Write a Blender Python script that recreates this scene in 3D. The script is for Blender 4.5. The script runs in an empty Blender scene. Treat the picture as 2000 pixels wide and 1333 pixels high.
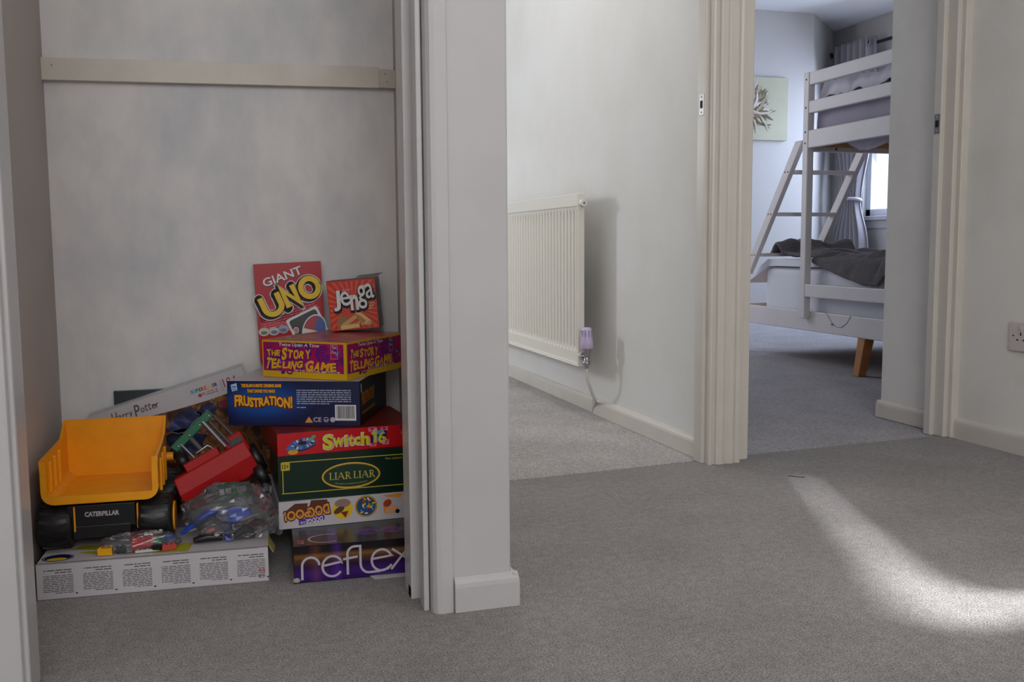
import bpy, bmesh, math, random
from mathutils import Vector, Matrix, noise
random.seed(7)
SC = bpy.context.scene
COL = SC.collection
PI = math.pi
rad = math.radians

# ------------------------------------------------------------------ camera
def make_camera():
    F, pit, roll, head = 1900.0, rad(5.75), rad(0.41), rad(17.2)
    f = Vector((math.sin(head)*math.cos(pit), math.cos(head)*math.cos(pit), -math.sin(pit)))
    r0 = Vector((math.cos(head), -math.sin(head), 0)); u0 = r0.cross(f)
    r = r0*math.cos(roll) - u0*math.sin(roll); u = u0*math.cos(roll) + r0*math.sin(roll)
    cd = bpy.data.cameras.new('camera'); cd.sensor_width = 36.0; cd.lens = 36.0*F/2000.0
    cd.clip_start = 0.02
    c = bpy.data.objects.new('camera', cd); COL.objects.link(c)
    c.matrix_world = Matrix(((r.x, u.x, -f.x, 0), (r.y, u.y, -f.y, 0), (r.z, u.z, -f.z, 0.60), (0, 0, 0, 1)))
    SC.camera = c
make_camera()

# ------------------------------------------------------------------ light and exposure
SC.view_settings.view_transform = 'Standard'
SC.view_settings.look = 'None'
SC.view_settings.gamma = 1.0
SC.view_settings.use_curve_mapping = False
SC.view_settings.exposure = 0.77
W = bpy.data.worlds.new('world'); SC.world = W; W.use_nodes = True
W.node_tree.nodes['Background'].inputs[0].default_value = (0.92, 0.95, 1.0, 1)
W.node_tree.nodes['Background'].inputs[1].default_value = 1.0
def sky():
    # overcast sky, brightest towards the bedroom side of the house
    nt = W.node_tree; tc = nt.nodes.new('ShaderNodeTexCoord'); sx = nt.nodes.new('ShaderNodeSeparateXYZ'); r = nt.nodes.new('ShaderNodeValToRGB')
    nt.links.new(tc.outputs['Generated'], sx.inputs[0]); nt.links.new(sx.outputs[0], r.inputs[0])
    r.color_ramp.elements[0].position = 0.35; r.color_ramp.elements[0].color = (0.414, 0.428, 0.45, 1)
    r.color_ramp.elements[1].position = 0.75; r.color_ramp.elements[1].color = (0.95, 1.02, 1.15, 1)
    nt.links.new(r.outputs[0], nt.nodes['Background'].inputs[0])
sky()

def aim(o, loc, target):
    o.location = loc
    o.rotation_euler = (Vector(target)-Vector(loc)).to_track_quat('-Z', 'Y').to_euler()
def area(name, loc, target, w, h, power, col=(1, 1, 1)):
    l = bpy.data.lights.new(name, 'AREA'); l.shape = 'RECTANGLE'; l.size = w; l.size_y = h
    l.energy = power; l.color = col
    o = bpy.data.objects.new(name, l); COL.objects.link(o); aim(o, loc, target); return o
def spot(name, loc, target, power, ang, radius, col=(1, 1, 1), blend=0.3):
    l = bpy.data.lights.new(name, 'SPOT'); l.energy = power; l.spot_size = rad(ang); l.spot_blend = blend
    l.shadow_soft_size = radius; l.color = col
    o = bpy.data.objects.new(name, l); COL.objects.link(o); aim(o, loc, target); return o
area('landing_daylight', (0.0, -1.8, 1.75), (0.1, 2.0, 0.85), 1.7, 1.4, 20, (1.0, 0.985, 0.985))
area('landing_fill_light', (1.15, 0.7, 2.38), (1.15, 0.7, 0.0), 0.5, 0.5, 4, (1.0, 0.97, 0.94))  # added fill from above to brighten the landing carpet
area('hall_daylight', (-1.2, 5.6, 1.30), (1.3, 3.2, 0.6), 0.30, 0.55, 15, (0.92, 0.96, 1.0))
area('hall_fill_light', (0.80, 3.1, 2.38), (0.80, 3.1, 0.0), 0.4, 1.2, 5.5, (0.99, 0.99, 1.0))  # added fill evening out the hall wall and floor, no real fitting
area('bedroom_daylight', (5.42, 6.15, 1.45), (3.3, 5.5, 0.0), 1.3, 1.0, 38, (0.58, 0.71, 1.0))
area('bedroom_fill_light', (1.45, 5.4, 1.3), (3.5, 4.6, 0.8), 1.2, 1.2, 11, (0.92, 0.93, 1.0))  # added fill for the bed's near faces, no window stands here
SUN_AT = (5.5, 0.3, 3.2)
spot('sun_through_side_opening', SUN_AT, (1.25, 1.6, 0.0), 2500, 24, 0.13, (0.95, 0.975, 1.0))
spot('streak_halo_spot', SUN_AT, (1.25, 1.6, 0.0), 800, 24, 0.6, (1.0, 0.98, 0.96))  # added soft spot that gives the streak a faint halo

# ------------------------------------------------------------------ materials
def lin(c):
    c = c/255.0
    return c/12.92 if c <= 0.04045 else ((c+0.055)/1.055)**2.4
def rgb(c):
    if isinstance(c, str):
        c = tuple(int(c[i:i+2], 16) for i in (0, 2, 4))
    return (lin(c[0]), lin(c[1]), lin(c[2]), 1)
MATS = {}
def M(name, col=None, rough=0.5, metal=0.0, noise_amt=0.0, nscale=20.0, bump=0.0, bscale=200.0, detail=3.0, coat=0.0, spec=0.5):
    if name in MATS: return MATS[name]
    m = bpy.data.materials.new(name); m.use_nodes = True
    nt = m.node_tree; b = nt.nodes['Principled BSDF']
    b.inputs['Base Color'].default_value = rgb(col)
    b.inputs['Roughness'].default_value = rough
    b.inputs['Metallic'].default_value = metal
    b.inputs['Specular IOR Level'].default_value = spec
    if coat: b.inputs['Coat Weight'].default_value = coat
    if noise_amt or bump:
        tc = nt.nodes.new('ShaderNodeTexCoord')
    if noise_amt:
        n = nt.nodes.new('ShaderNodeTexNoise'); n.inputs['Scale'].default_value = nscale
        n.inputs['Detail'].default_value = detail
        nt.links.new(tc.outputs['Object'], n.inputs['Vector'])
        mr = nt.nodes.new('ShaderNodeMapRange')
        mr.inputs[1].default_value = 0.3; mr.inputs[2].default_value = 0.7
        mr.inputs[3].default_value = 1-noise_amt; mr.inputs[4].default_value = 1+noise_amt
        nt.links.new(n.outputs[0], mr.inputs[0])
        mx = nt.nodes.new('ShaderNodeMix'); mx.data_type = 'RGBA'; mx.blend_type = 'MULTIPLY'
        mx.inputs[0].default_value = 1
        mx.inputs[6].default_value = rgb(col)
        nt.links.new(mr.outputs[0], mx.inputs[7])
        nt.links.new(mx.outputs[2], b.inputs['Base Color'])
    if bump:
        n2 = nt.nodes.new('ShaderNodeTexNoise'); n2.inputs['Scale'].default_value = bscale
        n2.inputs['Detail'].default_value = 2
        nt.links.new(tc.outputs['Object'], n2.inputs['Vector'])
        bp = nt.nodes.new('ShaderNodeBump'); bp.inputs['Strength'].default_value = bump
        bp.inputs['Distance'].default_value = 0.004
        nt.links.new(n2.outputs[0], bp.inputs['Height'])
        nt.links.new(bp.outputs[0], b.inputs['Normal'])
    MATS[name] = m
    return m

def carpet(name, col):
    m = bpy.data.materials.new(name); m.use_nodes = True; nt = m.node_tree
    b = nt.nodes['Principled BSDF']; b.inputs['Roughness'].default_value = 0.95
    b.inputs['Specular IOR Level'].default_value = 0.1
    b.inputs['Sheen Weight'].default_value = 0.15
    tc = nt.nodes.new('ShaderNodeTexCoord')
    def nz(s, d):
        n = nt.nodes.new('ShaderNodeTexNoise'); n.inputs['Scale'].default_value = s
        n.inputs['Detail'].default_value = d; nt.links.new(tc.outputs['Object'], n.inputs['Vector']); return n
    fine, mid, big = nz(330, 3), nz(60, 3), nz(5, 3)
    def rng(n, lo, hi, a=0.3, c=0.7):
        mr = nt.nodes.new('ShaderNodeMapRange')
        for i, v in enumerate((a, c, lo, hi)): mr.inputs[i+1].default_value = v
        nt.links.new(n.outputs[0], mr.inputs[0]); return mr
    a, c, d = rng(fine, 0.45, 1.55), rng(mid, 0.86, 1.14), rng(big, 0.90, 1.10)
    mu = nt.nodes.new('ShaderNodeMath'); mu.operation = 'MULTIPLY'
    nt.links.new(a.outputs[0], mu.inputs[0]); nt.links.new(c.outputs[0], mu.inputs[1])
    mu2 = nt.nodes.new('ShaderNodeMath'); mu2.operation = 'MULTIPLY'
    nt.links.new(mu.outputs[0], mu2.inputs[0]); nt.links.new(d.outputs[0], mu2.inputs[1])
    mx = nt.nodes.new('ShaderNodeMix'); mx.data_type = 'RGBA'; mx.blend_type = 'MULTIPLY'
    mx.inputs[0].default_value = 1; mx.inputs[6].default_value = rgb(col)
    nt.links.new(mu2.outputs[0], mx.inputs[7]); nt.links.new(mx.outputs[2], b.inputs['Base Color'])
    bp = nt.nodes.new('ShaderNodeBump'); bp.inputs['Strength'].default_value = 0.8; bp.inputs['Distance'].default_value = 0.004
    nt.links.new(fine.outputs[0], bp.inputs['Height']); nt.links.new(bp.outputs[0], b.inputs['Normal'])
    MATS[name] = m; return m

def wall_paint(name, col, stain, amt, scale=(2.2, 2.2, 2.2), bump=0.12):
    """emulsion with worn, scuffed patches of a second tone"""
    m = bpy.data.materials.new(name); m.use_nodes = True; nt = m.node_tree
    b = nt.nodes['Principled BSDF']; b.inputs['Roughness'].default_value = 0.7
    b.inputs['Specular IOR Level'].default_value = 0.25
    tc = nt.nodes.new('ShaderNodeTexCoord'); mp = nt.nodes.new('ShaderNodeMapping')
    mp.inputs['Scale'].default_value = scale
    nt.links.new(tc.outputs['Object'], mp.inputs[0])
    n = nt.nodes.new('ShaderNodeTexNoise'); n.inputs['Scale'].default_value = 1.5; n.inputs['Detail'].default_value = 6
    n.inputs['Roughness'].default_value = 0.6
    nt.links.new(mp.outputs[0], n.inputs['Vector'])
    mr = nt.nodes.new('ShaderNodeMapRange'); mr.inputs[1].default_value = 0.42; mr.inputs[2].default_value = 0.72
    mr.inputs[3].default_value = 0; mr.inputs[4].default_value = amt
    nt.links.new(n.outputs[0], mr.inputs[0])
    mx = nt.nodes.new('ShaderNodeMix'); mx.data_type = 'RGBA'
    mx.inputs[6].default_value = rgb(col); mx.inputs[7].default_value = rgb(stain)
    nt.links.new(mr.outputs[0], mx.inputs[0]); nt.links.new(mx.outputs[2], b.inputs['Base Color'])
    n2 = nt.nodes.new('ShaderNodeTexNoise'); n2.inputs['Scale'].default_value = 90; n2.inputs['Detail'].default_value = 3
    nt.links.new(tc.outputs['Object'], n2.inputs['Vector'])
    bp = nt.nodes.new('ShaderNodeBump'); bp.inputs['Strength'].default_value = bump; bp.inputs['Distance'].default_value = 0.002
    nt.links.new(n2.outputs[0], bp.inputs['Height']); nt.links.new(bp.outputs[0], b.inputs['Normal'])
    MATS[name] = m; return m

def ramp_mat(name, stops, scale, detail=6, rough=0.3, stretch=(1, 1, 1), dist=1.5):
    m = bpy.data.materials.new(name); m.use_nodes = True; nt = m.node_tree
    b = nt.nodes['Principled BSDF']; b.inputs['Roughness'].default_value = rough
    tc = nt.nodes.new('ShaderNodeTexCoord'); mp = nt.nodes.new('ShaderNodeMapping'); mp.inputs['Scale'].default_value = stretch
    nt.links.new(tc.outputs['Object'], mp.inputs[0])
    n = nt.nodes.new('ShaderNodeTexNoise'); n.inputs['Scale'].default_value = scale; n.inputs['Detail'].default_value = detail
    n.inputs['Distortion'].default_value = dist
    nt.links.new(mp.outputs[0], n.inputs['Vector'])
    r = nt.nodes.new('ShaderNodeValToRGB')
    while len(r.color_ramp.elements) < len(stops): r.color_ramp.elements.new(0.5)
    for e, (p, c) in zip(r.color_ramp.elements, stops): e.position = p; e.color = rgb(c)
    nt.links.new(n.outputs[0], r.inputs[0]); nt.links.new(r.outputs[0], b.inputs['Base Color'])
    MATS[name] = m; return m

def art_mat(name, zstops, zr, xstops=None, xr=(0, 1), rough=0.22, centre=None, radii=None):
    """printed colour blends: along height (or outwards from a centre), with optional vertical bars added"""
    m = bpy.data.materials.new(name); m.use_nodes = True; nt = m.node_tree
    b = nt.nodes['Principled BSDF']; b.inputs['Roughness'].default_value = rough
    tc = nt.nodes.new('ShaderNodeTexCoord'); sp = nt.nodes.new('ShaderNodeSeparateXYZ'); nt.links.new(tc.outputs['Object'], sp.inputs[0])
    def ramp(sock, lo, hi, stops):
        mr = nt.nodes.new('ShaderNodeMapRange'); mr.inputs[1].default_value = lo; mr.inputs[2].default_value = hi; nt.links.new(sock, mr.inputs[0])
        r = nt.nodes.new('ShaderNodeValToRGB')
        while len(r.color_ramp.elements) < len(stops): r.color_ramp.elements.new(0.5)
        for e, (p, c) in zip(r.color_ramp.elements, stops): e.position = p; e.color = rgb(c)
        nt.links.new(mr.outputs[0], r.inputs[0]); return r.outputs[0]
    if centre:
        mp = nt.nodes.new('ShaderNodeMapping'); mp.inputs['Location'].default_value = (-centre[0]/radii[0], 0, -centre[1]/radii[1]); mp.inputs['Scale'].default_value = (1/radii[0], 0, 1/radii[1])
        nt.links.new(tc.outputs['Object'], mp.inputs[0]); ln = nt.nodes.new('ShaderNodeVectorMath'); ln.operation = 'LENGTH'; nt.links.new(mp.outputs[0], ln.inputs[0])
        out = ramp(ln.outputs['Value'], 0, 1, zstops)
    else: out = ramp(sp.outputs[2], zr[0], zr[1], zstops)
    if xstops:
        ad = nt.nodes.new('ShaderNodeMix'); ad.data_type = 'RGBA'; ad.blend_type = 'ADD'; ad.inputs[0].default_value = 1
        nt.links.new(out, ad.inputs[6]); nt.links.new(ramp(sp.outputs[0], xr[0], xr[1], xstops), ad.inputs[7]); out = ad.outputs[2]
    nt.links.new(out, b.inputs['Base Color']); MATS[name] = m; return m

def film_mat():
    m = bpy.data.materials.new('clear_film'); m.use_nodes = True; nt = m.node_tree
    nt.nodes.remove(nt.nodes['Principled BSDF']); out = nt.nodes['Material Output']
    t = nt.nodes.new('ShaderNodeBsdfTransparent'); t.inputs[0].default_value = (0.93, 0.93, 0.95, 1)
    g = nt.nodes.new('ShaderNodeBsdfGlossy'); g.inputs['Roughness'].default_value = 0.12
    d = nt.nodes.new('ShaderNodeBsdfDiffuse'); d.inputs[0].default_value = (0.75, 0.75, 0.78, 1)
    fr = nt.nodes.new('ShaderNodeFresnel'); fr.inputs[0].default_value = 1.6
    a = nt.nodes.new('ShaderNodeMixShader'); a.inputs[0].default_value = 0.06
    c = nt.nodes.new('ShaderNodeMixShader')
    nt.links.new(t.outputs[0], a.inputs[1]); nt.links.new(d.outputs[0], a.inputs[2])
    nt.links.new(fr.outputs[0], c.inputs[0]); nt.links.new(a.outputs[0], c.inputs[1]); nt.links.new(g.outputs[0], c.inputs[2])
    nt.links.new(c.outputs[0], out.inputs[0]); MATS['film'] = m; return m
def glass_mat():
    m = bpy.data.materials.new('window_glass'); m.use_nodes = True; nt = m.node_tree
    nt.nodes.remove(nt.nodes['Principled BSDF']); out = nt.nodes['Material Output']
    t = nt.nodes.new('ShaderNodeBsdfTransparent'); g = nt.nodes.new('ShaderNodeBsdfGlossy'); g.inputs['Roughness'].default_value = 0.02
    a = nt.nodes.new('ShaderNodeMixShader'); a.inputs[0].default_value = 0.06
    nt.links.new(t.outputs[0], a.inputs[1]); nt.links.new(g.outputs[0], a.inputs[2]); nt.links.new(a.outputs[0], out.inputs[0])
    return m

C_LAND = carpet('carpet_landing', (142, 137, 135))
C_HALL = carpet('carpet_hall', (174, 169, 166))
C_BED = carpet('carpet_bedroom', (166, 163, 166))
P_CUP = wall_paint('paint_cupboard', (232, 228, 225), (196, 198, 203), 1.0, (3.4, 3.4, 1.9))
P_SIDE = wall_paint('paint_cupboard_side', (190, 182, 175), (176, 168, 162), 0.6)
P_WALL = wall_paint('paint_wall', (228, 225, 219), (212, 209, 203), 0.8)
P_HALL = wall_paint('paint_hall', (220, 219, 217), (212, 209, 203), 0.7)
P_BED = wall_paint('paint_bedroom', (200, 196, 191), (194, 190, 186), 0.4)
P_CEIL = M('paint_ceiling', (225, 224, 224), 0.8)
G_WHITE = M('gloss_white', (190, 187, 187), 0.28, bump=0.10, bscale=35, noise_amt=0.03, nscale=9)
G_CREAM = M('gloss_cream', (208, 202, 193), 0.30, bump=0.08, bscale=30, noise_amt=0.03, nscale=9)
G_BARE = M('bare_chipped_wood', (150, 112, 88), 0.7)

# ------------------------------------------------------------------ mesh building
class MB:
    def __init__(s): s.v = []; s.f = []; s.m = []; s.sm = []; s.mats = []
    def mi(s, mat):
        if mat not in s.mats: s.mats.append(mat)
        return s.mats.index(mat)
    def add(s, vs, fs, mat, smooth=False, T=None):
        o = len(s.v)
        s.v += [tuple(T @ Vector(p)) if T else tuple(p) for p in vs]
        k = s.mi(mat)
        for f in fs: s.f.append([o+i for i in f]); s.m.append(k); s.sm.append(smooth)
    def box(s, x0, x1, y0, y1, z0, z1, mat, T=None):
        vs = [(x0, y0, z0), (x1, y0, z0), (x1, y1, z0), (x0, y1, z0), (x0, y0, z1), (x1, y0, z1), (x1, y1, z1), (x0, y1, z1)]
        s.add(vs, [(0, 3, 2, 1), (4, 5, 6, 7), (0, 1, 5, 4), (1, 2, 6, 5), (2, 3, 7, 6), (3, 0, 4, 7)], mat, False, T)
    def prism(s, poly, z0, z1, mat, T=None, smooth=False):
        n = len(poly)
        vs = [(x, y, z0) for x, y in poly]+[(x, y, z1) for x, y in poly]
        fs = [tuple(range(n-1, -1, -1)), tuple(range(n, 2*n))]
        s.add(vs, fs, mat, False, T)
        s.add(vs, [(i, (i+1) % n, n+(i+1) % n, n+i) for i in range(n)], mat, smooth, T)
    def tube(s, pts, r, mat, n=10, caps=True, smooth=True, T=None):
        pts = [Vector(p) for p in pts]; rs = r if isinstance(r, (list, tuple)) else [r]*len(pts)
        vs = []; fs = []; up = None
        for i, p in enumerate(pts):
            d = (pts[min(i+1, len(pts)-1)]-pts[max(i-1, 0)]).normalized()
            if up is None: up = d.orthogonal().normalized()
            up = (up-d*up.dot(d)).normalized(); w = d.cross(up)
            for k in range(n):
                a = 2*PI*k/n; vs.append(p+(up*math.cos(a)+w*math.sin(a))*rs[i])
        for i in range(len(pts)-1):
            for k in range(n):
                fs.append((i*n+k, i*n+(k+1) % n, (i+1)*n+(k+1) % n, (i+1)*n+k))
        s.add(vs, fs, mat, smooth, T)
        if caps: s.add(vs, [tuple(range(n-1, -1, -1)), tuple(range((len(pts)-1)*n, len(pts)*n))], mat, False, T)
    def lathe(s, prof, mat, n=28, T=None, smooth=True):
        """prof: list of (radius, z) turned about z"""
        vs = []; fs = []
        for r_, z in prof:
            for k in range(n): a = 2*PI*k/n; vs.append((r_*math.cos(a), r_*math.sin(a), z))
        for i in range(len(prof)-1):
            for k in range(n): fs.append((i*n+k, i*n+(k+1) % n, (i+1)*n+(k+1) % n, (i+1)*n+k))
        s.add(vs, fs, mat, smooth, T)
    def grid(s, nu, nv, fn, mat, smooth=True):
        vs = [fn(i/(nu-1), j/(nv-1)) for j in range(nv) for i in range(nu)]
        fs = [(j*nu+i, j*nu+i+1, (j+1)*nu+i+1, (j+1)*nu+i) for j in range(nv-1) for i in range(nu-1)]
        s.add(vs, fs, mat, smooth)
def obj(name, mb, parent=None, bevel=0, seg=2, solid=0, subsurf=0, loc=None):
    me = bpy.data.meshes.new(name); me.from_pydata(mb.v, [], mb.f); me.update()
    for m in mb.mats: me.materials.append(m)
    for p, k, sm in zip(me.polygons, mb.m, mb.sm): p.material_index = k; p.use_smooth = sm
    o = bpy.data.objects.new(name, me); COL.objects.link(o)
    if loc: o.location = loc
    if parent: o.parent = parent
    if solid:
        d = o.modifiers.new('solid', 'SOLIDIFY'); d.thickness = solid; d.offset = 0
    if bevel:
        d = o.modifiers.new('bevel', 'BEVEL'); d.width = bevel; d.segments = seg; d.limit_method = 'ANGLE'; d.angle_limit = rad(40)
        d.harden_normals = False
    if subsurf:
        d = o.modifiers.new('sub', 'SUBSURF'); d.levels = subsurf; d.render_levels = subsurf
    return o
def tag(o, label, cat, group=None):
    o['label'] = label; o['category'] = cat
    if group: o['group'] = group
    return o
def empty(name, label, cat, M4=None, group=None):
    o = bpy.data.objects.new(name, None); COL.objects.link(o); o.empty_display_size = 0.05
    if M4 is not None: o.matrix_world = M4
    return tag(o, label, cat, group)
def struct(name, mb, **k):
    o = obj(name, mb, **k)
    if o.parent is None: o['kind'] = 'structure'
    return o
def frame(p, yaw=0, roll=0, pitch=0):
    return Matrix.Translation(Vector(p)) @ Matrix.Rotation(rad(yaw), 4, 'Z') @ Matrix.Rotation(rad(pitch), 4, 'X') @ Matrix.Rotation(rad(roll), 4, 'Y')

# ------------------------------------------------------------------ printing on cartons
_tc = {}
def text_geo(s, bold):
    k = (s, bold)
    if k in _tc: return _tc[k]
    cu = bpy.data.curves.new('t', 'FONT'); cu.body = s; cu.size = 1; cu.offset = bold; cu.resolution_u = 3
    ob = bpy.data.objects.new('t', cu); COL.objects.link(ob)
    bpy.context.view_layer.update()
    me = bpy.data.meshes.new_from_object(ob.evaluated_get(bpy.context.evaluated_depsgraph_get()))
    vs = [(v.co.x, v.co.y) for v in me.vertices]; fs = [tuple(p.vertices) for p in me.polygons]
    bpy.data.objects.remove(ob); bpy.data.curves.remove(cu); bpy.data.meshes.remove(me)
    _tc[k] = (vs, fs); return _tc[k]
class Face:
    """a flat printable panel: origin, right, up and outward direction"""
    def __init__(s, o, u, v): s.o = Vector(o); s.u = Vector(u).normalized(); s.v = Vector(v).normalized(); s.n = s.u.cross(s.v)
    def p(s, a, b, k): return s.o+s.u*a+s.v*b+s.n*(0.00025*k)
def d_poly(mb, F, pts, mat, k=1): mb.add([F.p(a, b, k) for a, b in pts], [tuple(range(len(pts)))], mat)
def d_rect(mb, F, a0, b0, a1, b1, mat, k=1): d_poly(mb, F, [(a0, b0), (a1, b0), (a1, b1), (a0, b1)], mat, k)
def d_ell(mb, F, a, b, ra, rb, mat, k=1, n=28, rot=0):
    c, s_ = math.cos(rot), math.sin(rot)
    d_poly(mb, F, [(a+ra*math.cos(t)*c-rb*math.sin(t)*s_, b+ra*math.cos(t)*s_+rb*math.sin(t)*c) for t in [2*PI*i/n for i in range(n)]], mat, k)
def d_ring(mb, F, a, b, ra, rb, w, mat, k=1, n=40, t0=0, t1=2*PI, rot=0):
    c, s_ = math.cos(rot), math.sin(rot)
    vs = []
    for i in range(n+1):
        t = t0+(t1-t0)*i/n
        for q in (0, w):
            x, y = (ra-q)*math.cos(t), (rb-q)*math.sin(t)
            vs.append(F.p(a+x*c-y*s_, b+x*s_+y*c, k))
    mb.add(vs, [(2*i, 2*i+2, 2*i+3, 2*i+1) for i in range(n)], mat)
def d_text(mb, F, s, a, b, w, h, mat, k=2, bold=0.0, shear=0.0, rot=0.0, warp=None, flip=False):
    """text fitted to a box centred on (a, b)"""
    vs, fs = text_geo(s, bold)
    xs = [v[0] for v in vs]; ys = [v[1] for v in vs]
    x0, x1, y0, y1 = min(xs), max(xs), min(ys), max(ys)
    out = []; c, sn = math.cos(rot), math.sin(rot)
    for x, y in vs:
        X = ((x-x0)/(x1-x0)-0.5)*w; Y = ((y-y0)/(y1-y0)-0.5)*h
        if warp: X, Y = warp(X/w, Y/h); X *= w; Y *= h
        X += shear*Y
        if flip: X, Y = -X, -Y
        out.append(F.p(a+X*c-Y*sn, b+X*sn+Y*c, k))
    mb.add(out, fs, mat)
def d_stroke(mb, F, pts, w, mat, k=2, closed=False, rounded=True):
    """a painted line of constant width"""
    P = [Vector((p[0], p[1])) for p in pts]
    if closed: P.append(P[0])
    L = []; 
    for i in range(len(P)):
        if closed: d0 = P[i]-P[i-1 if i else -2]; d1 = P[(i+1) if i < len(P)-1 else 1]-P[i]
        else: d0 = P[i]-P[max(i-1, 0)]; d1 = P[min(i+1, len(P)-1)]-P[i]
        if d0.length < 1e-9: d0 = d1
        if d1.length < 1e-9: d1 = d0
        d0 = d0.normalized(); d1 = d1.normalized(); t = (d0+d1)
        t = t.normalized() if t.length > 1e-6 else d0
        n = Vector((-t.y, t.x)); c = max(0.45, n.dot(Vector((-d0.y, d0.x))))
        L += [F.p(*(P[i]+n*w/2/c), k), F.p(*(P[i]-n*w/2/c), k)]
    mb.add(L, [(2*i, 2*i+1, 2*i+3, 2*i+2) for i in range(len(P)-1)], mat)
def arc(cx, cy, rx, ry, a0, a1, n=18): return [(cx+rx*math.cos(rad(a0+(a1-a0)*i/n)), cy+ry*math.sin(rad(a0+(a1-a0)*i/n))) for i in range(n+1)]
def d_lines(mb, F, a0, b0, a1, b1, rows, mat, k=2, fill=0.5, flip=False, seed=1):
    """small print: rows of word-length dashes"""
    R = random.Random(seed); dh = (b1-b0)/rows
    for r_ in range(rows):
        y = b1-dh*(r_+0.5); x = a0; end = a1 if r_ < rows-1 else a0+(a1-a0)*0.6
        while x < end:
            w = min(R.uniform(0.004, 0.014), end-x)
            xa, xb = (a0+a1-x-w, a0+a1-x) if flip else (x, x+w)
            d_rect(mb, F, xa, y-dh*fill/2, xb, y+dh*fill/2, mat, k); x += w+0.0016
def d_bars(mb, F, a0, b0, a1, b1, white, black, k=2, seed=3):
    d_rect(mb, F, a0, b0, a1, b1, white, k); R = random.Random(seed); x = a0+0.003
    while x < a1-0.004:
        w = R.choice([0.0005, 0.0009, 0.0014]); d_rect(mb, F, x, b0+0.004, x+w, b1-0.002, black, k+1); x += w+R.choice([0.0007, 0.0012])
def ink(name, c, rough=0.35): return M('ink_'+name, c, rough)
K = dict(white=ink('white', (225, 222, 222)), black=ink('black', (18, 17, 18)), yellow=ink('yellow', (232, 190, 20)), gold=ink('gold', (205, 160, 40)),
         red=ink('red', (205, 18, 30)), grey=ink('grey', (120, 118, 120)), silver=ink('silver', (190, 180, 192)), orange=ink('orange', (240, 130, 30)),
         purple=ink('purple', (80, 40, 140)), blue=ink('blue', (35, 75, 170)), cyan=ink('cyan', (70, 150, 200)), green=ink('green', (40, 140, 60)),
         magenta=ink('magenta', (170, 10, 95)), violet=ink('violet', (70, 30, 130)), brown=ink('brown', (90, 45, 25)), tan=ink('tan', (222, 180, 120)),
         pink=ink('pink', (225, 120, 130)), dred=ink('dark_red', (110, 20, 15)), lblue=ink('pale_blue', (170, 200, 225)), dgreen=ink('dark_green', (12, 46, 30)),
         lyellow=ink('lime_yellow', (205, 200, 40)), navy=ink('navy', (20, 24, 70)), mblue=ink('mid_blue', (18, 70, 140)))
# ================================================================== THE SETTING
def simple(name, mat, *boxes, **k):
    mb = MB()
    for b in boxes: mb.box(*b, mat)
    return struct(name, mb, **k)
def poly_slab(name, poly, mat, z0=-0.03, z1=0.0):
    mb = MB(); mb.prism(poly, z0, z1, mat); return struct(name, mb)
poly_slab('floor', [(-1.5, -2.5), (2.16, -2.5), (2.16, 2.437), (2.09, 2.431), (1.42, 2.380), (1.25, 2.357), (0.711, 2.310), (0.45, 2.290),
                    (0.43, 2.290), (0.43, 2.23), (-0.36, 2.23), (-0.36, 1.44), (-1.5, 1.44)], C_LAND)
poly_slab('floor_hall', [(0.45, 2.298), (0.711, 2.318), (1.25, 2.365), (1.30, 2.370), (1.30, 6.3), (-1.6, 6.3), (-1.6, 3.4), (0.45, 3.4)], C_HALL, -0.03, -0.001)
poly_slab('floor_bedroom', [(1.30, 2.372), (1.42, 2.386), (2.09, 2.437), (2.27, 2.45), (2.27, 2.70), (5.3, 2.70), (5.3, 7.6), (1.30, 7.6)], C_BED, -0.03, -0.001)
simple('ceiling', P_CEIL, (-1.6, 2.168, -2.6, 7.8, 2.40, 2.46), (2.168, 5.5, 2.70, 7.8, 2.40, 2.46))
simple('wall_cupboard_back', P_CUP, (-0.38, 0.41, 2.20, 2.25, 0, 2.4))
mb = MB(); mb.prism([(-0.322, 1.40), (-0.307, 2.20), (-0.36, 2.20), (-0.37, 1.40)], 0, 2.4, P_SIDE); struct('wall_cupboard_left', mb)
# partition between cupboard and hall, with the pier at its near end
simple('wall_hall_left', G_WHITE, (0.335, 0.4605, 1.503, 1.56, 0, 2.4), bevel=0.004)
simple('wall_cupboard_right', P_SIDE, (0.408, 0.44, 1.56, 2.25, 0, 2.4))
simple('wall_hall_inner', P_HALL, (0.44, 0.46, 1.56, 3.40, 0, 2.4), (0.41, 0.46, 5.2, 6.2, 0, 2.4), (0.41, 0.46, 3.40, 5.2, 2.05, 2.4))
simple('wall_hall_right', P_HALL, (1.287, 1.40, 2.372, 6.2, 0, 2.4))
simple('wall_hall_end', P_HALL, (0.41, 1.40, 6.2, 6.3, 0, 2.4))
simple('wall_landing_front', P_WALL, (0.46, 2.155, 2.335, 2.43, 2.03, 2.4))
simple('wall_cupboard_front', P_WALL, (-1.5, -0.32, 1.385, 1.44, 0, 2.4))
simple('wall_left', P_WALL, (-1.6, -1.5, -2.5, 1.44, 0, 2.4))
simple('wall_bedroom_entry', P_WALL, (2.168, 2.27, 2.44, 2.758, 0, 2.4))
simple('wall_bedroom_front', P_BED, (2.27, 5.34, 2.66, 2.755, 0, 2.4))
mb = MB()
WY0, WY1, WZ0, WZ1 = 5.35, 6.98, 0.80, 1.98
for b in ((5.24, 5.36, 2.66, WY0, 0, 2.4), (5.24, 5.36, WY1, 7.6, 0, 2.4), (5.24, 5.36, WY0, WY1, 0, WZ0), (5.24, 5.36, WY0, WY1, WZ1, 2.4)): mb.box(*b, P_BED)
struct('wall_bedroom_right', mb)
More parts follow.
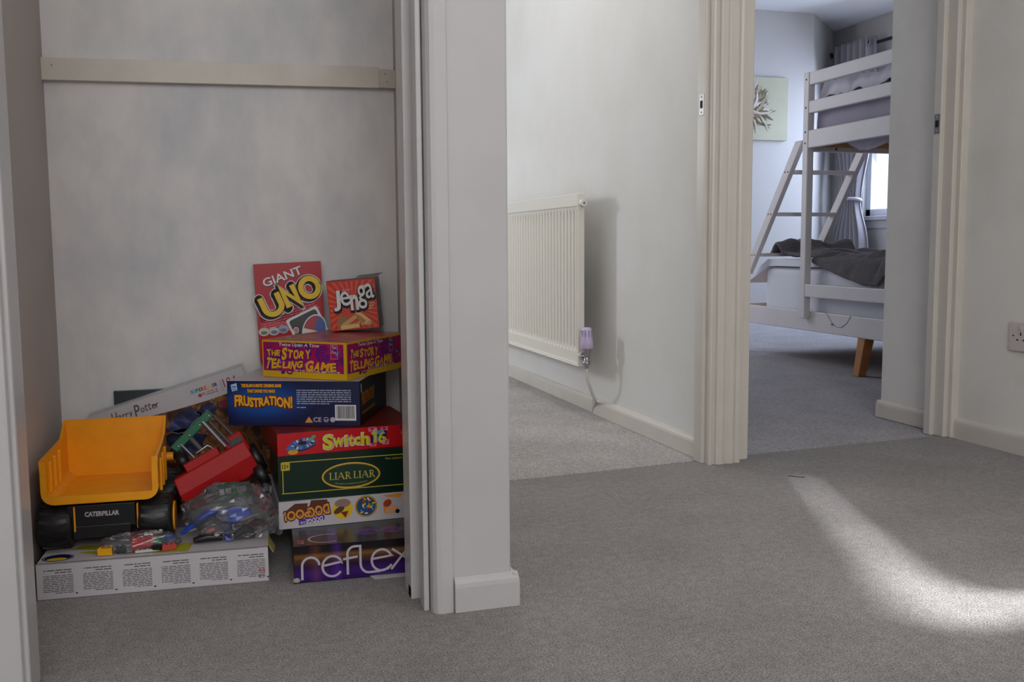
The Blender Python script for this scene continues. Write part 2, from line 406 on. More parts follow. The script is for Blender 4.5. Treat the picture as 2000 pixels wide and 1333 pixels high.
mb = MB(); mb.prism([(1.40, 6.88), (4.665, 6.88), (5.235, 7.42), (5.26, 7.42), (5.26, 7.6), (1.40, 7.6)], 0, 2.4, P_BED); struct('wall_bedroom_back', mb)
# right-hand landing wall, with an unseen open slot added, cut to shape the light streak
def wall_with_slots():
    L = Vector(SUN_AT)
    def at_wall(p):
        t = (2.155-L.x)/(p[0]-L.x); q = L+(Vector((p[0], p[1], 0))-L)*t; return (q.y, q.z)
    slots = [[(1.420, 2.130), (1.440, 2.122), (1.310, 1.77), (1.235, 1.52), (1.205, 1.40), (1.225, 1.31), (1.38, 1.240), (1.52, 1.212), (1.52, 1.188), (1.30, 1.205),
              (1.18, 1.175), (1.09, 1.18), (1.045, 1.25), (1.095, 1.38), (1.18, 1.56), (1.275, 1.78)]]
    bm = bmesh.new()
    def loop(pts):
        vs = [bm.verts.new((2.155, y, z)) for y, z in pts]
        return [bm.edges.new((vs[i], vs[(i+1) % len(vs)])) for i in range(len(vs))]
    es = loop([(-2.5, 0), (2.40, 0), (2.40, 2.4), (-2.5, 2.4)])
    for s in slots: es += loop([at_wall(p) for p in s])
    bmesh.ops.triangle_fill(bm, use_beauty=True, edges=es)
    bmesh.ops.recalc_face_normals(bm, faces=bm.faces)
    me = bpy.data.meshes.new('wall_right'); bm.to_mesh(me); bm.free(); me.materials.append(P_WALL)
    o = bpy.data.objects.new('wall_right', me); COL.objects.link(o); o['kind'] = 'structure'
    d = o.modifiers.new('solid', 'SOLIDIFY'); d.thickness = 0.012; d.offset = 1 if me.polygons[0].normal.x > 0 else -1
wall_with_slots()

# ---- skirting
def skirting(name, p0, p1, side, t=0.013, h=0.055, mat=None):
    """board along p0-p1; side is the unit direction it sticks out"""
    p0, p1, n = Vector((*p0, 0)), Vector((*p1, 0)), Vector((*side, 0))
    prof = [(0, 0), (t, 0), (t, h*0.72), (t*0.92, h*0.84), (t*0.68, h*0.94), (t*0.3, h), (0, h)]
    mb = MB(); N = len(prof)
    vs = [p0+n*a+Vector((0, 0, b)) for a, b in prof]+[p1+n*a+Vector((0, 0, b)) for a, b in prof]
    mb.add(vs, [(i, (i+1) % N, N+(i+1) % N, N+i) for i in range(N)]+[tuple(range(N-1, -1, -1)), tuple(range(N, 2*N))], mat or G_CREAM)
    return mb
mb = skirting('', (0.362, 1.503), (0.4710, 1.503), (0, -1), 0.013, 0.058, G_WHITE)
m2 = skirting('', (0.4605, 1.493), (0.4605, 3.40), (1, 0), 0.013, 0.0575, G_WHITE)
mb.add(m2.v, m2.f, G_WHITE); struct('baseboard_pier', mb, bevel=0.0015)
mb = skirting('', (1.287, 2.37), (1.287, 3.150), (-1, 0), 0.016, 0.058); m2 = skirting('', (1.287, 3.172), (1.287, 6.2), (-1, 0), 0.009, 0.055)
mb.add(m2.v, m2.f, G_CREAM); struct('baseboard_hall', mb)
struct('baseboard_right', skirting('', (2.155, -2.4), (2.155, 2.392), (-1, 0), 0.013, 0.062))
mb = skirting('', (2.168, 2.50), (2.168, 2.758), (-1, 0), 0.013, 0.06); m2 = skirting('', (2.155, 2.758), (4.9, 2.758), (0, 1), 0.013, 0.06)
mb.add(m2.v, m2.f, G_CREAM); struct('baseboard_bedroom', mb, bevel=0.003)
struct('baseboard_window', skirting('', (5.24, 2.8), (5.24, 7.42), (-1, 0), 0.013, 0.09))

# ---- trims
# cupboard door frame on the pier: stop, bead, rounded casing
mb = MB(); mb.box(0.306, 0.41, 1.575, 1.63, 0, 2.4, G_WHITE); mb.box(0.3235, 0.41, 1.53, 1.576, 0, 2.4, G_WHITE)
mb.box(0.306, 0.3235, 1.576, 1.60, 0.0, 0.022, G_BARE)
struct('trim_1', mb, bevel=0.002)
mb = MB(); mb.box(0.3155, 0.3245, 1.516, 1.545, 0, 2.4, G_WHITE); struct('trim_2', mb, bevel=0.002)
mb = MB(); mb.prism([(0.3265, 1.53), (0.3268, 1.516), (0.329, 1.505), (0.334, 1.4985), (0.341, 1.496), (0.3600, 1.4965), (0.3615, 1.4985), (0.3618, 1.53)], 0, 2.4, G_WHITE); struct('trim_3', mb)
# batten on the cupboard's back wall
mb = MB(); mb.add([(-0.309, 2.18, 0.933), (0.372, 2.18, 0.9435), (0.372, 2.20, 0.9435), (-0.309, 2.20, 0.933), (-0.309, 2.18, 0.977), (0.372, 2.18, 0.9885), (0.372, 2.20, 0.9885), (-0.309, 2.20, 0.977)],
                  [(0, 3, 2, 1), (4, 5, 6, 7), (0, 1, 5, 4), (1, 2, 6, 5), (2, 3, 7, 6), (3, 0, 4, 7)], M('batten_paint', (214, 206, 194), 0.5, noise_amt=0.05, nscale=14))
bp = M('batten_block', (196, 188, 180), 0.5, noise_amt=0.06, nscale=40)
mb.box(0.372, 0.409, 2.178, 2.20, 0.9435, 0.9835, bp)
for x, z in ((-0.288, 0.962), (0.390, 0.957), (0.386, 0.974)): mb.lathe([(0, 0.0005), (0.0016, 0.0005), (0.0016, 0)], G_BARE, 10, Matrix.Translation((x, 2.1778 if x > 0 else 2.1798, z)) @ Matrix.Rotation(PI/2, 4, 'X'))
struct('trim_4', mb, bevel=0.0015)
# cupboard's left jamb and casing
mb = MB(); mb.box(-0.32, -0.244, 1.36, 1.434, 0, 2.4, G_WHITE); mb.box(-0.335, -0.25, 1.345, 1.385, 0, 2.4, G_WHITE); struct('trim_5', mb, bevel=0.004)
# frame between the hall doorway and the bedroom doorway: lining and moulded architrave
def architrave(x0, x1, yf, yb):
    w = x1-x0
    prof = [(0, 0.010), (0.02, 0.004), (0.07, 0.0015), (0.13, 0.004), (0.16, 0.0095), (0.20, 0.010), (0.23, 0.004), (0.28, 0.001), (0.40, 0.0), (0.475, 0.003), (0.50, 0.0085), (0.535, 0.0065),
            (0.60, 0.002), (0.72, 0.0015), (0.765, 0.0045), (0.79, 0.0105), (0.825, 0.007), (0.88, 0.004), (0.96, 0.0055), (1.0, 0.012)]
    return [(x0+w*a, yf+b) for a, b in prof]+[(x1, yb), (x0, yb)]
mb = MB(); mb.prism(architrave(1.2645, 1.3655, 2.302, 2.34), 0, 2.03, G_CREAM, smooth=False); struct('trim_6', mb)
mb = MB(); mb.box(1.255, 1.30, 2.328, 2.372, 0, 2.03, G_CREAM); mb.box(1.30, 1.402, 2.335, 2.372, 0, 2.03, G_CREAM); mb.box(1.378, 1.413, 2.352, 2.44, 0, 2.03, G_CREAM); struct('trim_7', mb, bevel=0.002)
# bedroom door frame, right side
mb = MB(); mb.box(2.103, 2.17, 2.445, 2.475, 0, 2.03, G_CREAM); mb.box(2.118, 2.17, 2.405, 2.448, 0, 2.03, G_CREAM); mb.box(2.132, 2.17, 2.388, 2.408, 0, 2.03, G_CREAM); struct('trim_8', mb, bevel=0.003)

# ---- bedroom window
mb = MB(); fr = M('upvc_white', (228, 232, 240), 0.3)
fx0, fx1 = 5.275, 5.325
for b in ((WY0, WY1, WZ0, WZ0+0.06), (WY0, WY1, WZ1-0.06, WZ1)): mb.box(fx0, fx1, b[0], b[1], b[2], b[3], fr)
for y in (WY0, WY1-0.06, 6.60, 5.95): mb.box(fx0, fx1, y, y+0.06, WZ0, WZ1, fr)
w1 = struct('window_1', mb, bevel=0.004)
mb = MB(); mb.box(5.298, 5.302, WY0+0.05, WY1-0.05, WZ0+0.05, WZ1-0.05, glass_mat()); struct('window_pane', mb, parent=w1)
mb = MB(); mb.box(5.19, 5.275, WY0-0.05, WY1+0.05, WZ0-0.035, WZ0, G_WHITE); mb.box(5.222, 5.245, WY0-0.04, WY1+0.04, WZ0-0.10, WZ0-0.035, G_WHITE); struct('window_sill', mb, parent=w1, bevel=0.004)
mb = MB(); mb.box(5.26, 5.275, 6.585, 6.60, WZ0+0.2, WZ1-0.05, M('dark_seal', (70, 72, 84), 0.5)); struct('window_seal', mb, parent=w1)

# ---- strike plates and socket
steel = M('steel', (150, 148, 146), 0.3, 1.0)
dark = M('dark_hole', (20, 16, 15), 0.8)
def strike(x, y, z0, z1, label):
    e = empty('strike_plate', label, 'strike plate', Matrix.Translation((x, y, z0)))
    h = z1-z0; mb = MB(); mb.box(-0.0012, 0.0, -0.012, 0.012, 0, h, steel); obj('plate', mb, e, bevel=0.0006)
    mb = MB(); mb.box(-0.0016, -0.0012, -0.006, 0.007, h*0.33, h*0.68, dark); obj('latch_hole', mb, e)
    for q in (0.14, 0.86):
        mb = MB(); mb.lathe([(0, 0.001), (0.0025, 0.0008), (0.0032, 0)], M('screw', (190, 188, 184), 0.3, 1.0), 12, Matrix.Translation((-0.0012, 0, h*q)) @ Matrix.Rotation(-PI/2, 4, 'Y')); obj('screw', mb, e)
strike(1.255, 2.347, 0.932, 0.988, 'small steel strike plate in the frame between hall and bedroom doorways')
strike(2.103, 2.459, 0.918, 0.976, 'small steel strike plate in the bedroom door frame beside the right wall')
def socket():
    e = empty('wall_socket', 'white plastic double power socket low on the right wall', 'socket', Matrix.Translation((2.155, 2.195, 0.288)))
    pl = M('socket_plastic', (206, 192, 190), 0.35)
    mb = MB(); mb.box(-0.009, 0, -0.146, 0, 0, 0.084, pl); obj('faceplate', mb, e, bevel=0.004, seg=3)
    for c in (-0.043, -0.108):
        mb = MB()
        mb.box(-0.0096, -0.0088, c-0.002, c+0.002, 0.046, 0.054, dark)
        for s in (-0.011, 0.011): mb.box(-0.0096, -0.0088, c+s-0.0032, c+s+0.0032, 0.031, 0.035, dark)
        mb.lathe([(0, 0.0007), (0.0024, 0.0007), (0.0024, 0)], dark, 10, Matrix.Translation((-0.009, c+0.026, 0.044)) @ Matrix.Rotation(-PI/2, 4, 'Y'))
        obj('pin_holes', mb, e)
        mb = MB(); mb.box(-0.012, -0.008, c-0.005, c+0.005, 0.061, 0.075, pl); obj('rocker_switch', mb, e, bevel=0.001)
socket()

# ---- radiator
def radiator():
    wm = M('radiator_enamel', (226, 222, 212), 0.28)
    e = empty('radiator', 'white ribbed panel radiator on the hall wall', 'radiator', Matrix.Translation((1.19, 3.085, 0.19)))
    H, L, N = 0.572, 1.30, 39; pitch = L/N
    prof = []   # (y, x) front face corrugation
    mb = MB(); vs = []; fs = []; rows = [(0.0, 0), (0.036, 0), (0.044, 0.3), (0.056, 1), (H-0.062, 1), (H-0.050, 0.3), (H-0.044, 0), (H, 0)]
    ys = []
    for i in range(N):
        for a, d in ((0.06, 0), (0.22, 0.007), (0.55, 0.007), (0.72, 0)): ys.append((pitch*(i+a), d))
    ys = [(0, 0)]+ys+[(L, 0)]
    for z, k in rows:
        for y, d in ys: vs.append((0.004 + d*k, y, z))
    n = len(ys)
    for j in range(len(rows)-1):
        for i in range(n-1): fs.append((j*n+i, (j+1)*n+i, (j+1)*n+i+1, j*n+i+1))
    mb.add(vs, fs, wm)
    mb.box(0.012, 0.022, 0.0, L, 0.0, H, wm)
    mb.box(0.0, 0.0225, -0.002, 0.006, 0.0, H, wm); obj('front_panel', mb, e)
    mb = MB(); mb.box(-0.001, 0.026, 0.0, L, H-0.004, H+0.004, wm); mb.box(-0.001, 0.004, 0.0, L, H-0.040, H, wm); obj('top_rail', mb, e, bevel=0.002)
    mb = MB(); mb.box(0.0, 0.022, 0.0, L, -0.012, 0.0, wm); mb.box(-0.002, 0.002, 0, L, -0.012, -0.006, wm); obj('bottom_rail', mb, e, bevel=0.002)
    for yy in (0.25, 1.05):
        mb = MB(); mb.box(0.022, 0.092, yy, yy+0.03, 0.03, H-0.06, M('bracket', (190, 186, 178), 0.4)); obj('wall_bracket', mb, e)
    mb = MB(); mb.tube([(0.012, 0.01, H-0.03), (0.012, -0.028, H-0.03)], 0.011, wm, 14); mb.tube([(0.012, -0.028, H-0.03), (0.012, -0.031, H-0.03)], 0.004, steel, 8); obj('bleed_valve', mb, e)
    v = obj('valve_body', valve_body(), e)
    mb = MB(); T = Matrix.Translation((0.012, -0.052, 0.055)); lil = M('lilac_plastic', (196, 182, 214), 0.35)
    mb.lathe([(0.0, 0.072), (0.012, 0.071), (0.0165, 0.066), (0.018, 0.05), (0.0215, 0.022), (0.0215, 0.003), (0.019, 0.0), (0, 0)], lil, 26, T)
    for k in range(10):
        a = 2*PI*k/10; mb.box(-0.0016, 0.0016, 0.0168, 0.0192, 0.034, 0.062, M('lilac_shade', (150, 138, 172), 0.4), T @ Matrix.Rotation(a, 4, 'Z'))
    obj('thermostat_head', mb, e)
    mb = MB(); mb.tube([(0.012, -0.052, 0.0), (0.012, -0.052, -0.03), (0.019, -0.048, -0.06), (0.042, -0.030, -0.105), (0.064, -0.002, -0.132), (0.078, 0.035, -0.150), (0.082, 0.060, -0.166), (0.084, 0.075, -0.19)], 0.0055, G_CREAM, 12); obj('pipe', mb, e)
def valve_body():
    ch = M('chrome', (170, 170, 172), 0.18, 1.0); mb = MB()
    mb.lathe([(0.013, 0.055), (0.013, 0.044), (0.010, 0.043), (0.0095, 0.012), (0.012, 0.011), (0.012, 0.0), (0.007, -0.001), (0.007, -0.012)], ch, 18, Matrix.Translation((0.012, -0.052, 0)))
    mb.tube([(0.012, -0.052, 0.026), (0.012, 0.008, 0.026)], 0.0075, ch, 14); mb.tube([(0.012, -0.034, 0.026), (0.012, -0.020, 0.026)], 0.0125, ch, 6)
    mb.tube([(0.012, -0.018, 0.026), (0.012, 0.002, 0.026)], 0.013, G_WHITE, 14)
    return mb
radiator()
# ================================================================== BOXED GAMES
def card(name, c, **k): return M('card_'+name, c, k.pop('rough', 0.38), **k)
GRP = 'boxed games stacked in the cupboard'
def carton(mb, w, d, h, mat, side=None, top=None, open_bottom=False):
    """closed card box with separately coloured faces, origin front-left-bottom"""
    a = [(0, 0, 0), (w, 0, 0), (w, d, 0), (0, d, 0), (0, 0, h), (w, 0, h), (w, d, h), (0, d, h)]
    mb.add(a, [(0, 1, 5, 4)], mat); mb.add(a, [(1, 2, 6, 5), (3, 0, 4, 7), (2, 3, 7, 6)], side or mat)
    mb.add(a, [(4, 5, 6, 7)], top or mat); mb.add(a, [(0, 3, 2, 1)], mat)
def faces(w, d, h):
    return (Face((0, 0, 0), (1, 0, 0), (0, 0, 1)), Face((w, 0, 0), (0, 1, 0), (0, 0, 1)), Face((0, 0, h), (1, 0, 0), (0, 1, 0)), Face((0, d, 0), (0, -1, 0), (0, 0, 1)))
FRONT, RIGHT, TOP, LEFT = 0, 1, 2, 3
YAW = lambda P0, yaw, roll=0, pitch=0: frame(P0, yaw, roll, pitch)

# ---- long white carton under the truck, printed upside down
def white_carton():
    w, d, h = 0.3815, 0.325, 0.064
    e = empty('game_box', 'long low white carton with columns of small print lying under the yellow dump truck', 'box', YAW((-0.2995, 1.7675, 0.0005), -3.4))
    wc = card('white', (194, 189, 192), rough=0.45); ins = card('inside', (120, 112, 104)); F = faces(w, d, h)
    mb = MB(); t = 0.0015
    for b in ((0, w, 0, t, 0, h), (0, w, d-t, d, 0, h), (0, t, t, d-t, 0, h), (0, w, 0, d, 0, t), (0, w, 0, d, h-t, h)): mb.box(*b, wc)
    gp = ink('print_grey', (96, 92, 96))
    for i in range(6):
        x0 = 0.010+i*0.0635; top = 0.050-0.0015*(i % 2)
        d_lines(mb, F[FRONT], x0+0.002, 0.0445, x0+0.046, 0.053, 2, gp, 1, 0.42, True, 20+i)
        d_lines(mb, F[FRONT], x0, 0.0095, x0+0.048, 0.043, 11, gp, 1, 0.40, True, 30+i)
        d_ell(mb, F[FRONT], x0+0.0525, 0.0085, 0.0021, 0.0012, K['black'], 1, 14)
    d_rect(mb, F[FRONT], 0.018, 0.0622, w-0.016, 0.0626, gp, 1)
    d_ring(mb, F[FRONT], 0.370, 0.021, 0.005, 0.005, 0.0009, K['red'], 1, 24); d_rect(mb, F[FRONT], 0.3665, 0.0205, 0.3735, 0.0216, K['red'], 1)
    d_text(mb, F[FRONT], 'CE', 0.369, 0.010, 0.010, 0.0052, K['black'], 1, 0.01, flip=True)
    d_rect(mb, F[TOP], 0.012, d*0.5, w*0.9, d*0.92, card('lid_art', (120, 122, 140)), 1)
    d_ell(mb, F[TOP], 0.030, 0.027, 0.0255, 0.020, K['navy'], 2); d_ell(mb, F[TOP], 0.030, 0.018, 0.016, 0.008, K['yellow'], 3)
    d_ring(mb, F[TOP], 0.030, 0.027, 0.0235, 0.018, 0.0012, K['lblue'], 3)
    oy = ink('olive', (176, 168, 36))
    d_poly(mb, F[TOP], [(0.045, 0.070), (0.105, 0.052), (0.112, 0.075), (0.060, 0.092)], oy, 2); d_poly(mb, F[TOP], [(0.060, 0.045), (0.100, 0.030), (0.115, 0.047), (0.075, 0.052)], oy, 2)
    d_poly(mb, F[TOP], [(0.185, 0.012), (0.245, 0.008), (0.250, 0.055), (0.200, 0.060)], oy, 2)
    obj('carton', mb, e)
    mb = MB(); mb.box(w-0.0012, w-0.0004, 0.012, d-0.012, 0.010, h-0.012, ins); mb.add([(w, 0.02, h-0.002), (w, 0.08, h-0.002), (w+0.012, 0.085, h-0.026), (w+0.009, 0.025, h-0.02)], [(0, 1, 2, 3)], card('flap_yellow', (206, 190, 110)))
    obj('end_flap', mb, e, solid=0.001)
white_carton()

# ---- purple reaction game
def reflex():
    w, d, h = 0.262, 0.25, 0.0665
    e = empty('game_box', 'shiny dark purple game box reading reflex at the bottom of the stack', 'game box', YAW((0.1235, 1.7145, 0.0015), -3.0), GRP)
    blk = card('reflex', (24, 16, 30), rough=0.22); F = faces(w, d, h); f = F[FRONT]
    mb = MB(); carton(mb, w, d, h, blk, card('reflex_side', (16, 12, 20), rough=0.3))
    tw = lambda n, c: card(n, c, rough=0.22)
    art = art_mat('reflex_art', [(0.0, (40, 14, 84)), (0.22, (62, 24, 110)), (0.42, (40, 18, 60)), (0.60, (84, 52, 30)), (0.70, (124, 86, 34)), (0.80, (30, 20, 26)), (1.0, (18, 14, 20))], (0, h),
                  [(0.0, (0, 0, 0)), (0.09, (6, 2, 4)), (0.15, (74, 40, 26)), (0.19, (20, 10, 10)), (0.24, (0, 0, 0)), (0.29, (58, 20, 104)), (0.33, (0, 0, 0)), (1.0, (0, 0, 0))], (0, w))
    d_rect(mb, f, 0.0005, 0.0005, w, h-0.0005, art, 1)
    T = F[TOP]
    d_poly(mb, T, [(0.060, 0.001), (0.078, 0.001), (0.080, 0.10), (0.066, 0.10)], tw('rx_glow', (74, 36, 118)), 1)
    d_poly(mb, T, [(0.022, 0.001), (0.046, 0.001), (0.050, 0.06), (0.032, 0.06)], tw('rx_rust', (66, 36, 30)), 1)
    d_ell(mb, T, 0.135, 0.058, 0.022, 0.022, tw('rx_disc', (84, 50, 120)), 1); d_ell(mb, T, 0.182, 0.060, 0.022, 0.022, tw('rx_disc', (84, 50, 120)), 1)
    d_text(mb, T, 'mode', 0.135, 0.058, 0.030, 0.012, K['purple'], 2, 0.02); d_text(mb, T, 'shot', 0.182, 0.060, 0.030, 0.012, K['purple'], 2, 0.02)
    d_stroke(mb, T, arc(0.060, 0.035, 0.032, 0.024, 300, 60, 24)[::-1], 0.004, K['silver'], 2)
    d_rect(mb, T, 0.008, 0.010, 0.019, 0.034, ink('badge_pink', (190, 110, 130)), 2); d_lines(mb, T, 0.009, 0.012, 0.018, 0.032, 4, K['dred'], 3, 0.5)
    obj('carton', mb, e)
    s = K['silver']; lw = 0.0042; mb = MB()
    d_stroke(mb, f, [(0.014, 0.005), (0.014, 0.030)]+arc(0.029, 0.030, 0.015, 0.015, 180, 0, 14), lw, s, 5)
    d_stroke(mb, f, [(0.052, 0.028), (0.083, 0.033)]+arc(0.067, 0.026, 0.0175, 0.0185, 20, 325, 30), lw, s, 5)
    d_stroke(mb, f, [(0.094, 0.008), (0.094, 0.046)]+arc(0.107, 0.046, 0.013, 0.013, 180, 90, 8)+[(0.117, 0.059), (0.117, 0.026)]+arc(0.132, 0.026, 0.015, 0.017, 180, 270, 9)+[(0.150, 0.0095), (0.166, 0.013), (0.173, 0.020)], lw, s, 5)
    d_stroke(mb, f, [(0.086, 0.037), (0.112, 0.040)], lw, s, 6)
    d_stroke(mb, f, [(0.138, 0.033), (0.173, 0.037)]+arc(0.155, 0.030, 0.0180, 0.0195, 25, 315, 30), lw, s, 6)
    d_stroke(mb, f, [(0.172, 0.011), (0.206, 0.052)], lw, s, 5); d_stroke(mb, f, [(0.174, 0.049), (0.212, 0.021)], lw, s, 6)
    obj('title', mb, e)
    mb = MB(); mb.add([(0.14, -0.016, 0.0), (0.25, -0.014, 0.0), (0.25, 0.002, 0.0015), (0.132, 0.002, 0.0015)], [(0, 1, 2, 3)], card('white', (194, 189, 192)))
    obj('loose_flap', mb, e, solid=0.0008); mb = MB(); mb.lathe([(0, 0.010), (0.006, 0.008), (0.0075, 0.003), (0.0, 0.0)], card('tape', (170, 160, 150)), 12, Matrix.Translation((0.004, 0.001, 0)))
    obj('tape_curl', mb, e)
reflex()

# ---- upside-down white game
def dodge():
    w, d, h = 0.272, 0.24, 0.052
    e = empty('game_box', 'white game box lying upside down with brown and yellow pictures, second from the bottom', 'game box', YAW((0.107, 1.8275, 0.0685), 1.6), GRP)
    wh = card('white', (194, 189, 192), rough=0.4); F = faces(w, d, h); f = F[FRONT]
    mb = MB(); carton(mb, w, d, h, wh)
    yl = ink('disc_yellow', (226, 186, 30)); br = K['brown']; og = ink('amber', (232, 150, 50))
    d_ell(mb, f, 0.119, 0.029, 0.0195, 0.020, yl, 2); d_ell(mb, f, 0.119, 0.040, 0.015, 0.0085, ink('taupe', (150, 120, 110)), 3)
    d_ell(mb, f, 0.112, 0.027, 0.011, 0.0055, br, 3, rot=0.5); d_poly(mb, f, [(0.115, 0.023), (0.130, 0.024), (0.124, 0.011)], ink('crimson', (120, 22, 24)), 3)
    d_ell(mb, f, 0.164, 0.030, 0.0218, 0.0215, ink('cork', (186, 140, 60)), 2); d_ell(mb, f, 0.164, 0.030, 0.0185, 0.0182, ink('teal_disc', (30, 70, 110)), 3)
    R = random.Random(5); cols = [K['cyan'], K['red'], K['green'], K['yellow'], K['white'], K['blue'], K['lyellow'], K['orange']]
    for i in range(26):
        a = R.uniform(0, 2*PI); q = R.uniform(0.003, 0.0155); t = R.uniform(0, PI)
        d_ell(mb, f, 0.164+q*math.cos(a), 0.030+q*math.sin(a), 0.0036, 0.0016, cols[i % 8], 4+i % 3, 8, t)
    # part of a picture running to the hidden end
    d_poly(mb, f, [(0.196, 0.048), (0.236, 0.050), (0.232, 0.041), (0.206, 0.044)], og, 2); d_ell(mb, f, 0.2055, 0.032, 0.0085, 0.007, ink('rust', (170, 62, 30)), 3, rot=0.6)
    d_ell(mb, f, 0.213, 0.0185, 0.014, 0.008, ink('apricot', (226, 170, 120)), 2, rot=0.3); d_ell(mb, f, 0.225, 0.0145, 0.0042, 0.0042, K['black'], 3); d_poly(mb, f, [(0.197, 0.034), (0.204, 0.03), (0.203, 0.018), (0.198, 0.012)], og, 2)
    d_rect(mb, f, 0.240, 0.022, 0.258, 0.040, ink('brick', (176, 70, 60)), 2)
    obj('carton', mb, e)
    mb = MB()
    for s, a, b, ww, hh, r_ in (('DOG', 0.074, 0.030, 0.040, 0.020, 0.14), ('POO!', 0.033, 0.026, 0.046, 0.018, 0.10)):
        d_text(mb, f, s, a, b, ww+0.004, hh+0.006, K['brown'], 2, 0.11, rot=r_, flip=True); d_text(mb, f, s, a, b, ww, hh, og, 3, 0.03, rot=r_, flip=True)
    d_poly(mb, f, [(0.010, 0.020), (0.050, 0.026), (0.054, 0.046), (0.030, 0.047), (0.012, 0.034)], K['brown'], 1); d_poly(mb, f, [(0.052, 0.026), (0.094, 0.030), (0.090, 0.050), (0.060, 0.051)], K['brown'], 1)
    d_poly(mb, f, [(0.036, 0.005), (0.084, 0.0115), (0.084, 0.021), (0.036, 0.016)], K['purple'], 4)
    d_text(mb, f, 'DODGE', 0.065, 0.0130, 0.032, 0.0085, K['white'], 5, 0.03, rot=0.13, flip=True); d_text(mb, f, 'THE', 0.044, 0.0100, 0.010, 0.004, K['white'], 5, 0.02, rot=0.13, flip=True)
    obj('title', mb, e)
dodge()

# ---- dark green bluffing game
def liar():
    w, d, h = 0.272, 0.245, 0.0865
    e = empty('game_box', 'dark green game box with a gold oval reading LIAR LIAR', 'game box', YAW((0.108, 1.832, 0.1215), 0.2), GRP)
    gm = card('green', (10, 40, 27), rough=0.25); F = faces(w, d, h); f = F[FRONT]
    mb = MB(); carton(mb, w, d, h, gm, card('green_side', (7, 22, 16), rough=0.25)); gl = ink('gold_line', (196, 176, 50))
    for r_ in ((0.012, 0.0725, w, 0.0742), (0.006, 0.0130, w, 0.0147), (0.0078, 0.0130, 0.0094, 0.062)): d_rect(mb, f, *r_, gl, 1)
    d_text(mb, f, 'The wicked bluffing game', 0.236, 0.0665, 0.070, 0.0052, gl, 2, 0)
    obj('carton', mb, e, bevel=0.0008, seg=1)
    mb = MB(); d_poly(mb, f, [(0.0055+0.0165*a, 0.0575+0.0165*b) for a, b in ((0.1, 0), (0.9, 0), (1, 0.1), (1, 0.9), (0.9, 1), (0.1, 1), (0, 0.9), (0, 0.1))], ink('badge_yellow', (196, 170, 30)), 2)
    d_text(mb, f, '12+', 0.0137, 0.0655, 0.012, 0.0078, K['dgreen'], 3, 0.02); obj('age_badge', mb, e)
    mb = MB(); d_ell(mb, f, 0.136, 0.0395, 0.055, 0.0245, ink('oval_green', (8, 52, 30)), 1, 40)
    d_ring(mb, f, 0.136, 0.0395, 0.056, 0.0255, 0.0042, ink('gold_dark', (150, 108, 20)), 2); d_ring(mb, f, 0.136, 0.0397, 0.0552, 0.0248, 0.0020, ink('gold_light', (226, 190, 60)), 3)
    g = ink('gold_letter', (200, 176, 90)); H = 0.0165
    def serif(x, y, c, s):
        W_ = {'L': 0.62, 'I': 0.3, 'A': 0.85, 'R': 0.78}[c]*s; b = 0.0021; t = 0.0009; sf = 0.0017
        S = lambda p, ww: d_stroke(mb, f, p, ww, g, 4)
        foot = lambda cx, cy, ww=0.0052: S([(cx-ww/2, cy), (cx+ww/2, cy)], 0.0008)
        if c == 'L': S([(x+W_*.25, y), (x+W_*.25, y+s)], b); S([(x, y+.0004), (x+W_, y+.0004)], t); S([(x+W_, y), (x+W_, y+s*.25)], t); foot(x+W_*.25, y+s)
        if c == 'I': S([(x+W_/2, y), (x+W_/2, y+s)], b); foot(x+W_/2, y); foot(x+W_/2, y+s)
        if c == 'A': S([(x, y), (x+W_/2, y+s)], t); S([(x+W_/2, y+s), (x+W_, y)], b); S([(x+W_*.22, y+s*.35), (x+W_*.76, y+s*.35)], t); foot(x, y, .004); foot(x+W_, y, .005)
        if c == 'R': S([(x+W_*.25, y), (x+W_*.25, y+s)], b); S([(x, y+s), (x+W_*.25, y+s)], t); S([(x+W_*.25, y+s)]+arc(x+W_*.45, y+s*.76, W_*.35, s*.24, 90, -90, 10)+[(x+W_*.25, y+s*.52)], 0.0013); S([(x+W_*.5, y+s*.5), (x+W_, y)], b*.9); foot(x+W_*.25, y); foot(x+W_, y, .004)
        return x+W_+s*0.16
    x = 0.0945
    for i, c in enumerate('LIAR LIAR'):
        if c == ' ': x += H*0.22; continue
        x = serif(x, 0.0335-0.0004*i*0, c, H*0.80)
    d_text(mb, f, 'the game of bluff and bluster', 0.136, 0.0235, 0.062, 0.0035, g, 4, 0, warp=lambda X, Y: (X, Y+1.8*X*X*2))
    obj('title', mb, e)
liar()

